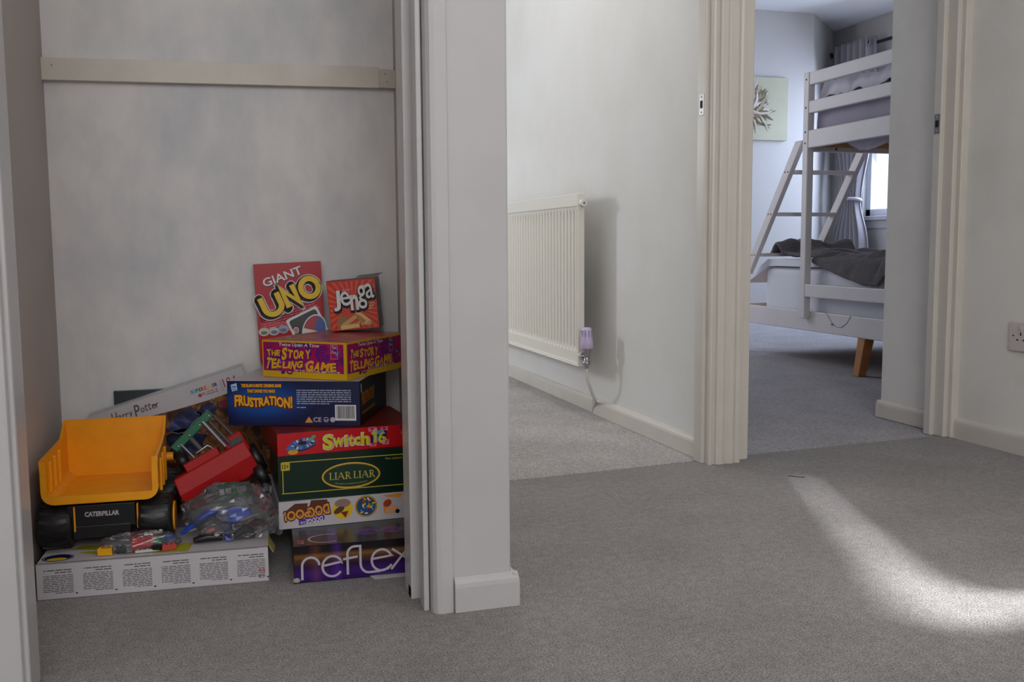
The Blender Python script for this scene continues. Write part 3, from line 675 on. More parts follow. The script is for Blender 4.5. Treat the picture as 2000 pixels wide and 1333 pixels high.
# ---- red card game
def switch16():
    w, d, h = 0.272, 0.225, 0.0425
    e = empty('game_box', 'flat red game box reading Switch 16, directly under the blue box', 'game box', YAW((0.108, 1.824, 0.2085), 4.6), GRP)
    rm = card('red', (196, 14, 24), rough=0.3); F = faces(w, d, h); f = F[FRONT]
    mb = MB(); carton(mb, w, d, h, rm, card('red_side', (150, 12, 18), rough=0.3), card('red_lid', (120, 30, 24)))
    # picture of the playing mat
    d_ell(mb, f, 0.046, 0.0185, 0.0255, 0.0115, K['navy'], 1, rot=0.15); d_ell(mb, f, 0.046, 0.0205, 0.0255, 0.0105, ink('mat_blue', (70, 100, 160)), 2, rot=0.15)
    R = random.Random(2); cc = [K['white'], K['cyan'], K['blue'], K['lblue'], K['pink'], K['navy']]
    for i in range(18):
        a = 2*PI*i/18; d_ell(mb, f, 0.046+0.019*math.cos(a), 0.021+0.003*math.cos(a)+0.0072*math.sin(a), 0.0032, 0.0018, cc[i % 6], 3+i % 2, 8, a)
    d_ell(mb, f, 0.046, 0.022, 0.008, 0.0035, K['black'], 3); d_poly(mb, f, [(0.056, 0.026), (0.063, 0.024), (0.072, 0.034), (0.066, 0.036)], ink('card_green', (90, 160, 120)), 5)
    d_poly(mb, f, [(0.014, 0.012), (0.030, 0.008), (0.034, 0.013), (0.022, 0.020)], ink('card_blue', (60, 110, 180)), 5); d_ell(mb, f, 0.028, 0.0065, 0.0095, 0.005, K['gold'], 5)
    d_text(mb, f, '2-6 PLAYERS', 0.256, 0.0270, 0.042, 0.0042, K['pink'], 1, 0.01); d_text(mb, f, 'AGE 7+', 0.252, 0.0195, 0.022, 0.0042, K['pink'], 1, 0.01)
    d_rect(mb, f, 0.234, 0.0345, w-0.001, 0.041, ink('plum', (110, 14, 60)), 1)
    obj('carton', mb, e, bevel=0.0006, seg=1)
    mb = MB()
    for (a, b), (p, q) in (((0.172, 0.0335), (0.186, 0.042)), ((0.196, 0.033), (0.210, 0.041)), ((0.174, 0.0045), (0.187, 0.010)), ((0.199, 0.006), (0.212, 0.0155))):
        d_rect(mb, f, a, b, p, q, K['pink'], 1); d_poly(mb, f, [(a+0.002, q-0.001), (p-0.002, q-0.001), ((a+p)/2, b+0.0015)], K['magenta'], 2)
    d_poly(mb, f, [(0.176, 0.011), (0.206, 0.012), (0.208, 0.034), (0.178, 0.034)], K['navy'], 1); d_ell(mb, f, 0.194, 0.031, 0.009, 0.004, K['cyan'], 2)
    ly = K['lyellow']
    for s, a, b, ww, hh in (('S', 0.094, 0.0205, 0.019, 0.028), ('w', 0.1135, 0.0185, 0.021, 0.015), ('i', 0.128, 0.0205, 0.0055, 0.020), ('t', 0.1375, 0.0205, 0.0085, 0.020), ('c', 0.150, 0.0180, 0.0125, 0.0145), ('h', 0.165, 0.0215, 0.0145, 0.023), ('6', 0.198, 0.0215, 0.0130, 0.0195)):
        d_text(mb, f, s, a+0.0007, b-0.0007, ww+0.0032, hh+0.0032, K['white'], 3, 0.05); d_text(mb, f, s, a+0.0006, b-0.0004, ww+0.0008, hh+0.0006, K['dred'], 4, 0.05)
        d_text(mb, f, s, a, b, ww, hh, ly, 5, 0.02 if s == '6' else 0.045)
    for ww, mm, k in ((0.0075, K['white'], 3), (0.0056, K['dred'], 4), (0.0042, ly, 5)): d_stroke(mb, f, [(0.1790, 0.0275), (0.1850, 0.0325), (0.1850, 0.0115)], ww, mm, k)
    obj('title', mb, e)
switch16()

# ---- blue board game
def frustration():
    w, d, h = 0.2595, 0.245, 0.0868
    e = empty('game_box', 'blue board game box reading FRUSTRATION, turned at an angle in the stack', 'game box', YAW((0.024, 1.942, 0.2520), -21.6), GRP)
    nv = card('navy', (16, 22, 66), rough=0.3); F = faces(w, d, h); f = F[FRONT]; rt = F[RIGHT]
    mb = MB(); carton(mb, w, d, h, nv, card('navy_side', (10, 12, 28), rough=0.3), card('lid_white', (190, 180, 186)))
    glow = art_mat('frustration_art', [(0.0, (16, 84, 160)), (0.45, (16, 72, 146)), (0.72, (18, 44, 104)), (1.0, (16, 22, 66))], None, rough=0.3, centre=(0.070, 0.048), radii=(0.105, 0.046))
    d_rect(mb, f, 0.001, 0.001, w-0.001, h-0.001, glow, 1)
    d_lines(mb, f, 0.137, 0.0415, 0.243, 0.0715, 7, ink('print_pale', (160, 166, 190)), 5, 0.5, seed=9); d_lines(mb, f, 0.137, 0.0345, 0.166, 0.0375, 1, K['silver'], 5, 0.6)
    d_poly(mb, f, [(0.152, 0.0065), (0.168, 0.0065), (0.160, 0.0185)], ink('warn_orange', (228, 150, 70)), 5)
    d_text(mb, f, 'CE', 0.1765, 0.0125, 0.016, 0.0092, K['silver'], 5, 0.02); d_ring(mb, f, 0.1935, 0.0125, 0.005, 0.005, 0.0012, K['silver'], 5); d_rect(mb, f, 0.1905, 0.0105, 0.197, 0.0125, K['silver'], 5); d_ell(mb, f, 0.2065, 0.0125, 0.005, 0.005, K['silver'], 5)
    # right-hand side print
    d_text(mb, rt, 'FRUSTRATION!', 0.072, 0.050, 0.110, 0.031, K['dred'], 1, 0.10, warp=lambda X, Y: (X, Y*(0.85+0.8*X*X)))
    d_text(mb, rt, 'FRUSTRATION!', 0.072, 0.050, 0.108, 0.028, ink('side_gold', (196, 140, 36)), 2, 0.03, warp=lambda X, Y: (X, Y*(0.85+0.8*X*X)))
    d_text(mb, rt, 'THE SLAM-O-MATIC CHASING GAME', 0.074, 0.0225, 0.115, 0.0065, ink('side_gold', (196, 140, 36)), 2, 0.04)
    d_rect(mb, rt, 0.010, 0.064, 0.020, 0.080, K['lblue'], 1)
    obj('carton', mb, e, bevel=0.001, seg=2)
    mb = MB(); og = ink('title_gold', (236, 172, 34))
    wv = lambda X, Y: (X, Y*(0.82+1.0*X*X)+0.10*math.sin(X*12))
    d_text(mb, f, 'FRUSTRATION!', 0.0715, 0.0470, 0.118, 0.0265, K['dred'], 6, 0.14, warp=wv); d_text(mb, f, 'FRUSTRATION!', 0.0715, 0.0472, 0.114, 0.0225, og, 7, 0.045, warp=wv)
    d_text(mb, f, 'THE SLAM-O-MATIC CHASING GAME', 0.068, 0.0782, 0.080, 0.0078, K['dred'], 6, 0.14); d_text(mb, f, 'THE SLAM-O-MATIC CHASING GAME', 0.068, 0.0782, 0.079, 0.0068, og, 7, 0.06)
    d_text(mb, f, 'THAT DRIVES YOU MAD!', 0.0675, 0.0676, 0.056, 0.0078, K['dred'], 6, 0.14); d_text(mb, f, 'THAT DRIVES YOU MAD!', 0.0675, 0.0676, 0.055, 0.0066, og, 7, 0.05)
    obj('title', mb, e)
    mb = MB(); d_poly(mb, f, [(0.0075, 0.0795), (0.0195, 0.0830), (0.0210, 0.0690), (0.0100, 0.0665)], K['lblue'], 6); d_stroke(mb, f, arc(0.0145, 0.0725, 0.0035, 0.003, 200, 350, 8), 0.0012, K['blue'], 7)
    d_rect(mb, f, 0.0105, 0.0745, 0.0182, 0.0765, K['blue'], 7); obj('maker_emblem', mb, e)
    mb = MB(); d_bars(mb, f, 0.2115, 0.0110, 0.2525, 0.0415, K['white'], K['black'], 6); obj('barcode', mb, e)
frustration()

# ---- purple and yellow storytelling game
def story():
    w, d, h = 0.195, 0.235, 0.073
    e = empty('game_box', 'purple and yellow game box reading THE STORY TELLING GAME, topmost flat box of the stack', 'game box', YAW((0.0945, 1.9835, 0.3395), -40.0), GRP)
    ym = card('yellow_edge', (214, 168, 22), rough=0.35); F = faces(w, d, h)
    mb = MB(); carton(mb, w, d, h, ym, ym, ramp_mat('lid_purple', [(0.3, (130, 24, 80)), (0.5, (176, 70, 96)), (0.62, (190, 110, 60)), (0.75, (120, 30, 90))], 14, 3, 0.3))
    d_rect(mb, F[TOP], 0, 0, w, 0.004, ym, 1); d_rect(mb, F[TOP], 0, 0, 0.004, d, ym, 1); d_rect(mb, F[TOP], w-0.004, 0, w, d, ym, 1)
    mg = ramp_mat('magenta_art', [(0.3, (84, 20, 110)), (0.48, (160, 8, 92)), (0.7, (172, 10, 96))], 30, 2, 0.35)
    for fi, L, s0 in ((FRONT, w, 4), (RIGHT, d, 8)):
        f = F[fi]; R = random.Random(s0); titles = MB()
        d_rect(mb, f, 0.0025, 0.0125, L-0.0065, h-0.0035, mg, 1)
        for i in range(16):
            d_ell(mb, f, R.uniform(0.006, L-0.012), R.uniform(0.014, h-0.008), R.uniform(0.002, 0.006), R.uniform(0.002, 0.004), R.choice([K['violet'], K['purple'], K['cyan'], K['violet']]), 2, 12, R.uniform(0, 3))
        d_poly(mb, f, [(0.045, 0.006), (0.052, 0.008), (0.054, 0.0125), (0.043, 0.0125)], K['violet'], 2); d_ring(mb, f, 0.064, 0.0125, 0.008, 0.006, 0.003, K['violet'], 2, 20, PI, 2*PI)
        for q, rr in ((0.016, 0.003), (0.011, 0.0028), (0.0055, 0.003)): d_ring(mb, f, 0.142, 0.049, q, q, rr, K['violet'], 3, 30, 0.6, 6.4)
        d_ring(mb, f, 0.168, 0.056, 0.0001, 0.0001, 0.0, K['silver'], 3, 4); d_stroke(mb, f, [(0.160, 0.041), (0.175, 0.041), (0.175, 0.068), (0.160, 0.068)], 0.0007, K['silver'], 3, True)
        d_text(mb, f, 'The', 0.1675, 0.063, 0.010, 0.006, K['silver'], 3, 0.02, rot=0.1); d_text(mb, f, 'Fun', 0.1675, 0.054, 0.010, 0.006, K['silver'], 3, 0.02)
        yl = ink('story_gold', (232, 170, 24))
        def rough(s, x, y, hgt, step, R=R):
            for i, c in enumerate(s):
                if c == ' ': x += step*0.45; continue
                ww = step*(0.42 if c == 'I' else 0.92 if c not in 'MGW' else 1.15); hh = hgt*R.uniform(0.82, 1.22)*(1.25 if i == 0 else 1)
                d_text(titles, f, c, x+ww/2+0.0008, y+R.uniform(-.08, .08)*hgt-0.0008, ww, hh, K['violet'], 4, 0.05, shear=R.uniform(-.1, .25), rot=0)
                R2 = R.uniform(-.18, .18)
                d_text(titles, f, c, x+ww/2, y+R.uniform(-.08, .08)*hgt, ww, hh, yl, 5, 0.05, shear=R.uniform(-.1, .25), rot=R2); x += ww+step*0.10
        rough('THE', 0.012, 0.0485, 0.0135, 0.0105); rough('STORY', 0.047, 0.0475, 0.0165, 0.0135)
        rough('TELLING', 0.009, 0.0265, 0.0165, 0.0128); rough('GAME', 0.102, 0.0255, 0.0165, 0.0158)
        d_text(titles, f, 'Twice Upon A Time', 0.087, 0.0645, 0.094, 0.0085, K['white'], 4, 0.01, shear=0.15); d_text(mb, f, 'for 2 or more kids, ages 5 and up', 0.128, 0.0150, 0.104, 0.0058, K['white'], 4, 0.012)
        obj('title', titles, e)
    obj('carton', mb, e, bevel=0.0008, seg=1)
story()

# ---- giant card game standing at the back
def uno():
    w, d, h = 0.1425, 0.030, 0.2165
    e = empty('game_box', 'tall red game box reading GIANT UNO standing against the back wall', 'game box', YAW((0.0985, 2.1625, 0.3420), -0.5, -2.2), GRP)
    rm = card('uno_red', (176, 12, 32), rough=0.3); F = faces(w, d, h); f = F[FRONT]
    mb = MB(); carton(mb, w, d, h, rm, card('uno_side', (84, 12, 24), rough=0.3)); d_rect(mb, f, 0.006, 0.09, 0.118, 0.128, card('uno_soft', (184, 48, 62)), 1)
    d_poly(mb, f, [(0.004, 0.066), (0.112, 0.104), (0.128, 0.148), (0.006, 0.106)], card('uno_soft', (184, 48, 62)), 1)
    R = random.Random(3)
    for r_ in range(9):
        b0 = 0.1005-r_*0.0052; x = 0.012+0.022*(r_ > 6) if r_ > 2 else 0.040-r_*0.012
        while x < 0.124:
            ww = R.uniform(0.004, 0.011); rise = 0.21*(x-0.012)
            if b0+rise < 0.139: d_poly(mb, f, [(x, b0+rise), (x+ww, b0+rise+0.21*ww), (x+ww, b0+rise+0.21*ww+0.0018), (x, b0+rise+0.0018)], K['pink'], 2)
            x += ww+0.0018
    # playing card picture and tokens, cut by the box in front
    c_, s_ = math.cos(0.40), math.sin(0.40)
    def rr(cx, cy, W_, H_, col, k, r=0.006):
        pts = []
        for qx, qy, a0 in ((1, 1, 0), (-1, 1, 90), (-1, -1, 180), (1, -1, 270)):
            pts += arc(qx*(W_/2-r), qy*(H_/2-r), r, r, a0, a0+90, 5)
        d_poly(mb, f, [(cx+x*c_-y*s_, cy+x*s_+y*c_) for x, y in pts], col, k)
    rr(0.112, 0.060, 0.074, 0.100, K['white'], 3); rr(0.112, 0.060, 0.064, 0.090, ink('card_dark', (52, 56, 58)), 4)
    d_ell(mb, f, 0.119, 0.066, 0.026, 0.036, K['white'], 5, rot=-0.3)
    d_ring(mb, f, 0.119, 0.066, 0.0235, 0.033, 0.0235, ink('quart_red', (170, 60, 70)), 6, 10, PI/2, PI, -0.3); d_ring(mb, f, 0.119, 0.066, 0.0235, 0.033, 0.0235, ink('quart_blue', (70, 96, 160)), 6, 10, 0, PI/2, -0.3)
    d_ring(mb, f, 0.080, 0.069, 0.006, 0.007, 0.0018, K['white'], 6, 20); d_ell(mb, f, 0.080, 0.069, 0.0035, 0.0042, K['pink'], 6)
    for a, b, col in ((0.012, 0.070, (206, 200, 180)), (0.033, 0.070, (190, 196, 206)), (0.053, 0.073, (150, 160, 200))): d_ell(mb, f, a, b, 0.0115, 0.009, ink('token%d' % int(a*1000), col), 4); d_ell(mb, f, a, b-0.002, 0.007, 0.004, K['grey'], 5)
    obj('carton', mb, e, bevel=0.0012, seg=2)
    mb = MB(); rot = 0.36
    d_text(mb, f, 'GIANT', 0.0585+0.001, 0.1875-0.0012, 0.088, 0.0195, K['black'], 3, 0.03, rot=0.30); d_text(mb, f, 'GIANT', 0.0585, 0.1875, 0.087, 0.0185, K['white'], 4, 0.02, rot=0.30)
    def R2(p): return [(0.0735+x*math.cos(rot)-y*math.sin(rot), 0.1440+x*math.sin(rot)+y*math.cos(rot)) for x, y in p]
    H = 0.022
    U = [(-0.062, H)]+[(-0.062, -0.004)]+arc(-0.0435, -0.005, 0.0185, 0.0165, 180, 360, 14)+[(-0.025, H-0.002)]
    N = [(-0.0125, -H+0.001), (-0.0125, H-0.002), (0.0115, -H+0.004), (0.0115, H)]
    O_ = arc(0.0445, 0.001, 0.0185, 0.0200, 0, 360, 28)
    for dx, dy, lw, mat, k in ((-0.001, -0.001, 0.0205, K['white'], 3), (-0.004, -0.004, 0.0195, K['white'], 3), (-0.001, -0.0005, 0.0165, K['black'], 4), (-0.004, -0.004, 0.0160, K['black'], 4), (-0.0025, -0.002, 0.0165, K['black'], 4), (0, 0, 0.0118, K['yellow'], 5)):
        for g in (U, N, O_):
            d_stroke(mb, f, [(x+dx, y+dy) for x, y in R2(g)], lw, mat, k, closed=False)
            for q in (g[0], g[-1]) if k < 5 else ():
                p = R2([q])[0]; d_ell(mb, f, p[0]+dx, p[1]+dy, lw/2, lw/2, mat, k, 14)
    obj('title', mb, e)
uno()

# ---- tumbling block game
def jenga():
    w, d, h = 0.1035, 0.070, 0.1065
    e = empty('game_box', 'orange and black game box reading Jenga leaning beside the tall red box', 'game box', YAW((0.2435, 2.092, 0.4145), -17.0, -4.6), GRP)
    og = card('jenga_orange', (196, 44, 20), rough=0.3); bk = card('jenga_black', (22, 20, 22), rough=0.3); F = faces(w, d, h); f = F[FRONT]; rt = F[RIGHT]
    mb = MB(); carton(mb, w, d, h, og, bk, bk)
    ray = ink('ray', (222, 84, 50)); cx, cy = 0.052, 0.048
    for i in range(30):
        a = 2*PI*i/30+0.03; b = a+0.09
        def edge(t):
            c, s = math.cos(t), math.sin(t); q = min((w-0.002-cx)/c if c > 1e-6 else (0.002-cx)/c if c < -1e-6 else 9, (h-0.003-cy)/s if s > 1e-6 else (0.002-cy)/s if s < -1e-6 else 9); return (cx+q*c, cy+q*s)
        d_poly(mb, f, [(cx, cy), edge(a), edge(b)], ray, 1)
    # picture of the toppling wooden tower
    wd = [ink('wood%d' % i, c) for i, c in enumerate(((206, 160, 92), (178, 124, 66), (226, 188, 120), (140, 92, 48)))]
    def plank(x, y, L, t, a, k, m):
        c, s = math.cos(a), math.sin(a); P = lambda u, v: (x+u*c-v*s, y+u*s+v*c)
        d_poly(mb, f, [P(0, 0), P(L, 0), P(L, t), P(0, t)], wd[m], k); d_poly(mb, f, [P(L, 0), P(L+t*.5, t*.4), P(L+t*.5, t*1.4), P(L, t)], wd[(m+1) % 4], k)
    d_ell(mb, f, 0.028, 0.016, 0.014, 0.0155, ink('wood_haze', (150, 110, 66)), 2)
    for i, (x, y, L, a, m) in enumerate(((0.028, 0.006, 0.036, 0.55, 0), (0.056, 0.035, 0.036, -0.75, 2), (0.040, 0.004, 0.034, 0.2, 1), (0.060, 0.010, 0.026, -0.1, 0), (0.022, 0.002, 0.04, 0.05, 2), (0.058, 0.024, 0.018, -0.8, 1))): plank(x, y, L, 0.0085, a, 3+i, m)
    d_text(mb, f, 'Hasbro', 0.041, 0.0860, 0.018, 0.006, K['pink'], 3, 0.04, rot=0.15)
    for i, s in enumerate(('The original', 'wood block', 'game')): d_text(mb, f, s, 0.087-0.002*i, 0.0540-i*0.0062, 0.023-0.005*(i == 2), 0.0050, K['tan'], 3, 0.03, rot=0.12)
    d_text(mb, rt, 'Jenga', 0.036, 0.078, 0.046, 0.044, ink('side_grey', (96, 92, 98)), 1, 0.05, warp=None, rot=0.1)
    obj('carton', mb, e, bevel=0.0008, seg=1)
    mb = MB(); mb.box(0.0, w, 0.001, d, h, h+0.0012, bk); mb.add([(w*0.6, 0.0, h+0.003), (w+0.006, 0.0, h+0.003), (w+0.014, d*0.6, h+0.009), (w*0.6, d*0.8, h+0.007)], [(0, 1, 2, 3)], bk); obj('lid_flap', mb, e)
    mb = MB()
    for s, a, b, ww, hh, r_ in (('J', 0.0195, 0.0640, 0.0150, 0.044, -0.02), ('e', 0.0372, 0.0675, 0.0200, 0.031, 0.04), ('n', 0.0560, 0.0580, 0.0175, 0.033, 0.02), ('g', 0.0735, 0.0680, 0.0190, 0.050, 0.02), ('a', 0.0900, 0.0800, 0.0180, 0.032, 0.08)):
        for q in (0.0035, 0.002): d_text(mb, f, s, a-0.0005+q*0.4, b-q, ww+0.004, hh+0.004, K['black'], 11, 0.06, rot=r_)
        d_text(mb, f, s, a, b, ww, hh, K['white'], 12, 0.035 if s in 'Jn' else 0.008, rot=r_)
    obj('title', mb, e)
jenga()

# ---- jigsaw leaning at the back
def jigsaw():
    L, H, D = 0.322, 0.262, 0.034
    a = rad(16.6); u = Vector((math.cos(a), 0, math.sin(a))); tl = Vector((-0.2490, 2.150, 0.2520))
    M4 = Matrix.Translation(tl-Vector((-math.sin(a), 0, math.cos(a)))*H) @ Matrix.Rotation(-a, 4, 'Y')
    e = empty('jigsaw_box', 'white edged jigsaw box reading Harry Potter leaning against the back wall behind the truck', 'jigsaw box', M4)
    wm = card('white', (194, 189, 192)); F = faces(L, D, H); f = F[FRONT]
    mb = MB(); carton(mb, L, D, H, wm); 
    d_stroke(mb, f, [(0.0, H-0.0015), (L-0.002, H-0.0015), (L-0.002, 0)], 0.0006, K['grey'], 1)
    edge = [(L-0.038, 0.003), (L-0.038, H-0.0475), (L*0.72, H-0.049), (L*0.50, H-0.046), (L*0.36, H-0.042), (L*0.28, H-0.044), (L*0.12, H-0.060), (0.003, H-0.075), (0.003, 0.003)]
    edge = [(L-0.002, 0.003), (L-0.002, H-0.0475)]+edge[2:]
    d_poly(mb, f, edge, ramp_mat('jigsaw_scene', [(0.30, (30, 16, 14)), (0.43, (88, 48, 26)), (0.52, (150, 100, 50)), (0.60, (96, 46, 34)), (0.70, (186, 146, 80))], 24, 8, 0.3), 1)
    R = random.Random(4); nvy = ramp_mat('jigsaw_blue', [(0.35, (14, 14, 34)), (0.55, (40, 46, 92)), (0.7, (90, 96, 140))], 30, 5, 0.3)
    def blob(x, y, r, mat, k):
        d_poly(mb, f, [(x+r*(1+.25*R.uniform(-1, 1))*math.cos(t), y+r*.8*(1+.25*R.uniform(-1, 1))*math.sin(t)) for t in [2*PI*i/16 for i in range(16)]], mat, k)
    blob(0.178, H-0.078, 0.036, nvy, 2); blob(0.222, H-0.070, 0.020, nvy, 2); blob(0.160, H-0.120, 0.040, nvy, 2); blob(0.262, H-0.066, 0.012, ink('jig_red', (120, 24, 40)), 2)
    d_stroke(mb, f, [(0.14+0.012*i, H-0.088-0.010*math.sin(i*0.9)) for i in range(9)], 0.0014, ink('jig_line', (130, 126, 130)), 3)
    obj('carton', mb, e, bevel=0.0006, seg=1)
    mb = MB(); dk = ink('hp_grey', (92, 84, 86)); x = 0.040
    for s, b, hh, ww in (('H', 0.0, 0.021, 0.011), ('a', -0.003, 0.010, 0.0075), ('r', -0.003, 0.010, 0.0055), ('r', -0.003, 0.010, 0.0055), ('y', -0.006, 0.016, 0.0075), (' ', 0, 0, 0.003), ('P', -0.001, 0.026, 0.011), ('o', -0.0025, 0.010, 0.008), ('t', 0.0, 0.015, 0.006), ('t', 0.0, 0.015, 0.006), ('e', -0.0025, 0.010, 0.0075), ('r', -0.0025, 0.010, 0.0055)):
        if s != ' ': d_text(mb, f, s, x+ww/2, H-0.0215+b, ww, hh, dk, 3, 0.012, shear=0.12)
        x += ww+0.0010
    for xx in (0.024, 0.030, 0.126, 0.130): d_ell(mb, f, xx, H-0.022+0.002*math.sin(xx*900), 0.0022, 0.0022, ink('sparkle', (170, 130, 110)), 3, 5)
    obj('title', mb, e); mb = MB()
    cols = [K['cyan'], K['cyan'], K['green'], K['green'], K['red'], K['red'], K['yellow'], K['yellow'], K['violet'], K['violet']]
    for i, c in enumerate('SUPERCOLOR'): d_text(mb, f, c, 0.206+i*0.0057, H-0.0215, 0.0052, 0.0080, cols[i], 3, 0.05)
    d_text(mb, f, 'PUZZLE', 0.241, H-0.0335, 0.033, 0.0072, ink('puz_red', (170, 40, 70)), 3, 0.0); d_ell(mb, f, 0.2195, H-0.0335, 0.004, 0.004, ink('puz_red', (170, 40, 70)), 3, 6)
    obj('range_name', mb, e); mb = MB()
    d_rect(mb, f, 0.2672, H-0.040, 0.2680, H-0.016, K['grey'], 3); d_text(mb, f, '104', 0.2865, H-0.0245, 0.0285, 0.0185, ink('puz_red', (170, 40, 70)), 3, 0.0)
    obj('piece_count', mb, e)
jigsaw()
mb = MB(); mb.box(-0.202, -0.02, 2.186, 2.1985, 0.0, 0.2945, card('slate', (34, 44, 50))); mb.box(-0.2025, -0.198, 2.1855, 2.199, 0.0, 0.295, card('slate_edge', (24, 56, 50)))
tag(obj('picture_book', mb, None, bevel=0.001), 'dark thin book upright behind the white jigsaw box, its top corner showing', 'book')
# ================================================================== LOOSE TOYS
TOYY = M('truck_yellow', (242, 158, 10), 0.36, noise_amt=0.05, nscale=30)
TYRE = M('tyre_black', (20, 20, 21), 0.42); BLKP = M('black_plastic', (19, 18, 19), 0.4)
def dump_truck():
    e = empty('toy_dump_truck', 'yellow plastic toy dump truck with black wheels, its open bed facing out', 'toy truck', YAW((-0.1965, 1.805, 0.0655), -3.0))
    # bed: U-shaped shell running forward, floor and front board in one skin
    def section(y, top, lean):
        r, zb, hw = 0.020, 0.0900, 0.094-0.004*lean
        p = [(-hw-0.001, top)]+[(-hw, zb+r+(top-zb-r)*k/3) for k in (2, 1)]
        p += [(-hw+r+r*math.cos(t), zb+r+r*math.sin(t)) for t in [PI+PI/2*i/5 for i in range(6)]]
        p += [(-x, z) for x, z in p[::-1]]
        return [(x, y, z) for x, z in p]
    prof = [(0.0, 0.1655, 0), (0.02, 0.167, 0.05), (0.05, 0.168, 0.15), (0.11, 0.170, 0.4), (0.165, 0.174, 0.8), (0.195, 0.193, 0.95), (0.207, 0.2020, 1.0)]
    S = [section(*q) for q in prof]; n = len(S[0])
    mb = MB(); vs = [p for s in S for p in s]
    mb.add(vs, [(j*n+i, j*n+i+1, (j+1)*n+i+1, (j+1)*n+i) for j in range(len(S)-1) for i in range(n-1)], TOYY)
    mb.add(S[-1], [tuple(range(n))], TOYY)
    bed = obj('dump_bed', mb, e, solid=0.0045)
    # rolled rim around the open end, and ribs inside the walls
    mb = MB(); rim = [(x*1.015, -0.001, z-0.001) for x, y, z in S[0]]
    o_, i_ = rim, [(x*0.90, -0.001, max(z, 0.1030)) for k, (x, y, z) in enumerate(rim)]
    for y0, y1 in ((-0.0025, 0.005),):
        A = [(x, y0, z) for x, y, z in o_]; B = [(x, y0, z) for x, y, z in i_]; C_ = [(x, y1, z) for x, y, z in o_]; D_ = [(x, y1, z) for x, y, z in i_]
        mb.add(A+B+C_+D_, [(k, k+1, n+k+1, n+k) for k in range(n-1)]+[(k, 2*n+k, 2*n+k+1, k+1) for k in range(n-1)]+[(n+k, n+k+1, 3*n+k+1, 3*n+k) for k in range(n-1)]+[(0, n, 3*n, 2*n), (n-1, 3*n-1, 4*n-1, 2*n-1)], TOYY)
    obj('bed_rim', mb, bed, bevel=0.0015)
    for s in (-1, 1):
        for y in (0.045, 0.085, 0.125):
            mb = MB(); mb.box(s*0.0885-0.004, s*0.0885+0.004, y-0.004, y+0.004, 0.100, 0.155+y*0.05, TOYY); obj('bed_rib', mb, bed, bevel=0.003)
            mb = MB(); mb.box(s*0.096-0.003, s*0.096+0.003, y-0.005, y+0.005, 0.092, 0.150+y*0.05, TOYY); obj('bed_rib', mb, bed, bevel=0.002)
    mb = MB(); mb.tube([(0.098, 0.135, 0.135), (0.111, 0.135, 0.135)], 0.008, TOYY, 14); obj('pivot_knob', mb, e, bevel=0.001)
    # chassis with maker's name across the back
    mb = MB(); mb.box(-0.058, 0.054, 0.012, 0.24, 0.040, 0.0815, BLKP); mb.box(-0.050, 0.046, 0.010, 0.03, 0.022, 0.045, BLKP)
    for s in (-0.046, 0.058): mb.box(s-0.0015, s+0.0015, 0.008, 0.02, 0.035, 0.080, TOYY)
    ch = obj('chassis', mb, e, bevel=0.003)
    mb = MB(); d_text(mb, Face((0, 0.0118, 0), (1, 0, 0), (0, 0, 1)), 'CATERPILLAR', -0.001, 0.0650, 0.057, 0.0090, ink('name_grey', (178, 176, 174)), 1, 0.045); obj('name_plate', mb, ch)
    mb = MB(); mb.box(-0.06, 0.06, 0.214, 0.272, 0.082, 0.150, TOYY); mb.box(-0.052, 0.052, 0.240, 0.275, 0.110, 0.145, BLKP); mb.box(-0.075, 0.075, 0.214, 0.268, 0.055, 0.083, TOYY); obj('cab', mb, e, bevel=0.004)
    # wheels
    for (x, y) in ((-0.0795, 0.044), (0.0865, 0.044), (-0.0715, 0.232), (0.0855, 0.232)):
        w = 0.0295; R_ = 0.0440; T = Matrix.Translation((x, y, R_)) @ Matrix.Rotation(PI/2, 4, 'Y')
        mb = MB(); mb.lathe([(0.024, -w), (0.035, -w), (0.0405, -w*0.86), (0.0432, -w*0.55), (0.0438, -w*0.1), (0.0438, w*0.1), (0.0432, w*0.55), (0.0405, w*0.86), (0.035, w), (0.024, w), (0.024, -w)], TYRE, 36, T)
        for k in range(18):
            for s in (-1, 1):
                a = 2*PI*(k+0.25*s)/18; mb.box(0.0415, 0.0440, -0.0030, 0.0032, min(0, s*w*0.78), max(0, s*w*0.78), TYRE, T @ Matrix.Rotation(a, 4, 'Z') @ Matrix.Rotation(0.16*s, 4, 'X'))
        wh = obj('wheel', mb, e)
        q, R2 = (0.010, 0.031) if x < 0 else (0.002, 0.027)
        mb = MB(); mb.lathe([(0, -w-0.002), (0.010, -w-0.002), (0.026, -w+0.001), (0.027, -w+0.003), (R2-0.003, w-0.002), (R2, w+0.001), (R2-0.001, w+0.003), (0.014, w+q*0.5), (0.010, w+q), (0, w+q)], TOYY, 24, T); obj('hub', mb, wh)
    for y in (0.044, 0.232):
        mb = MB(); mb.tube([(-0.07, y, 0.044), (0.083, y, 0.044)], 0.006, BLKP, 10); obj('axle', mb, ch)
dump_truck()

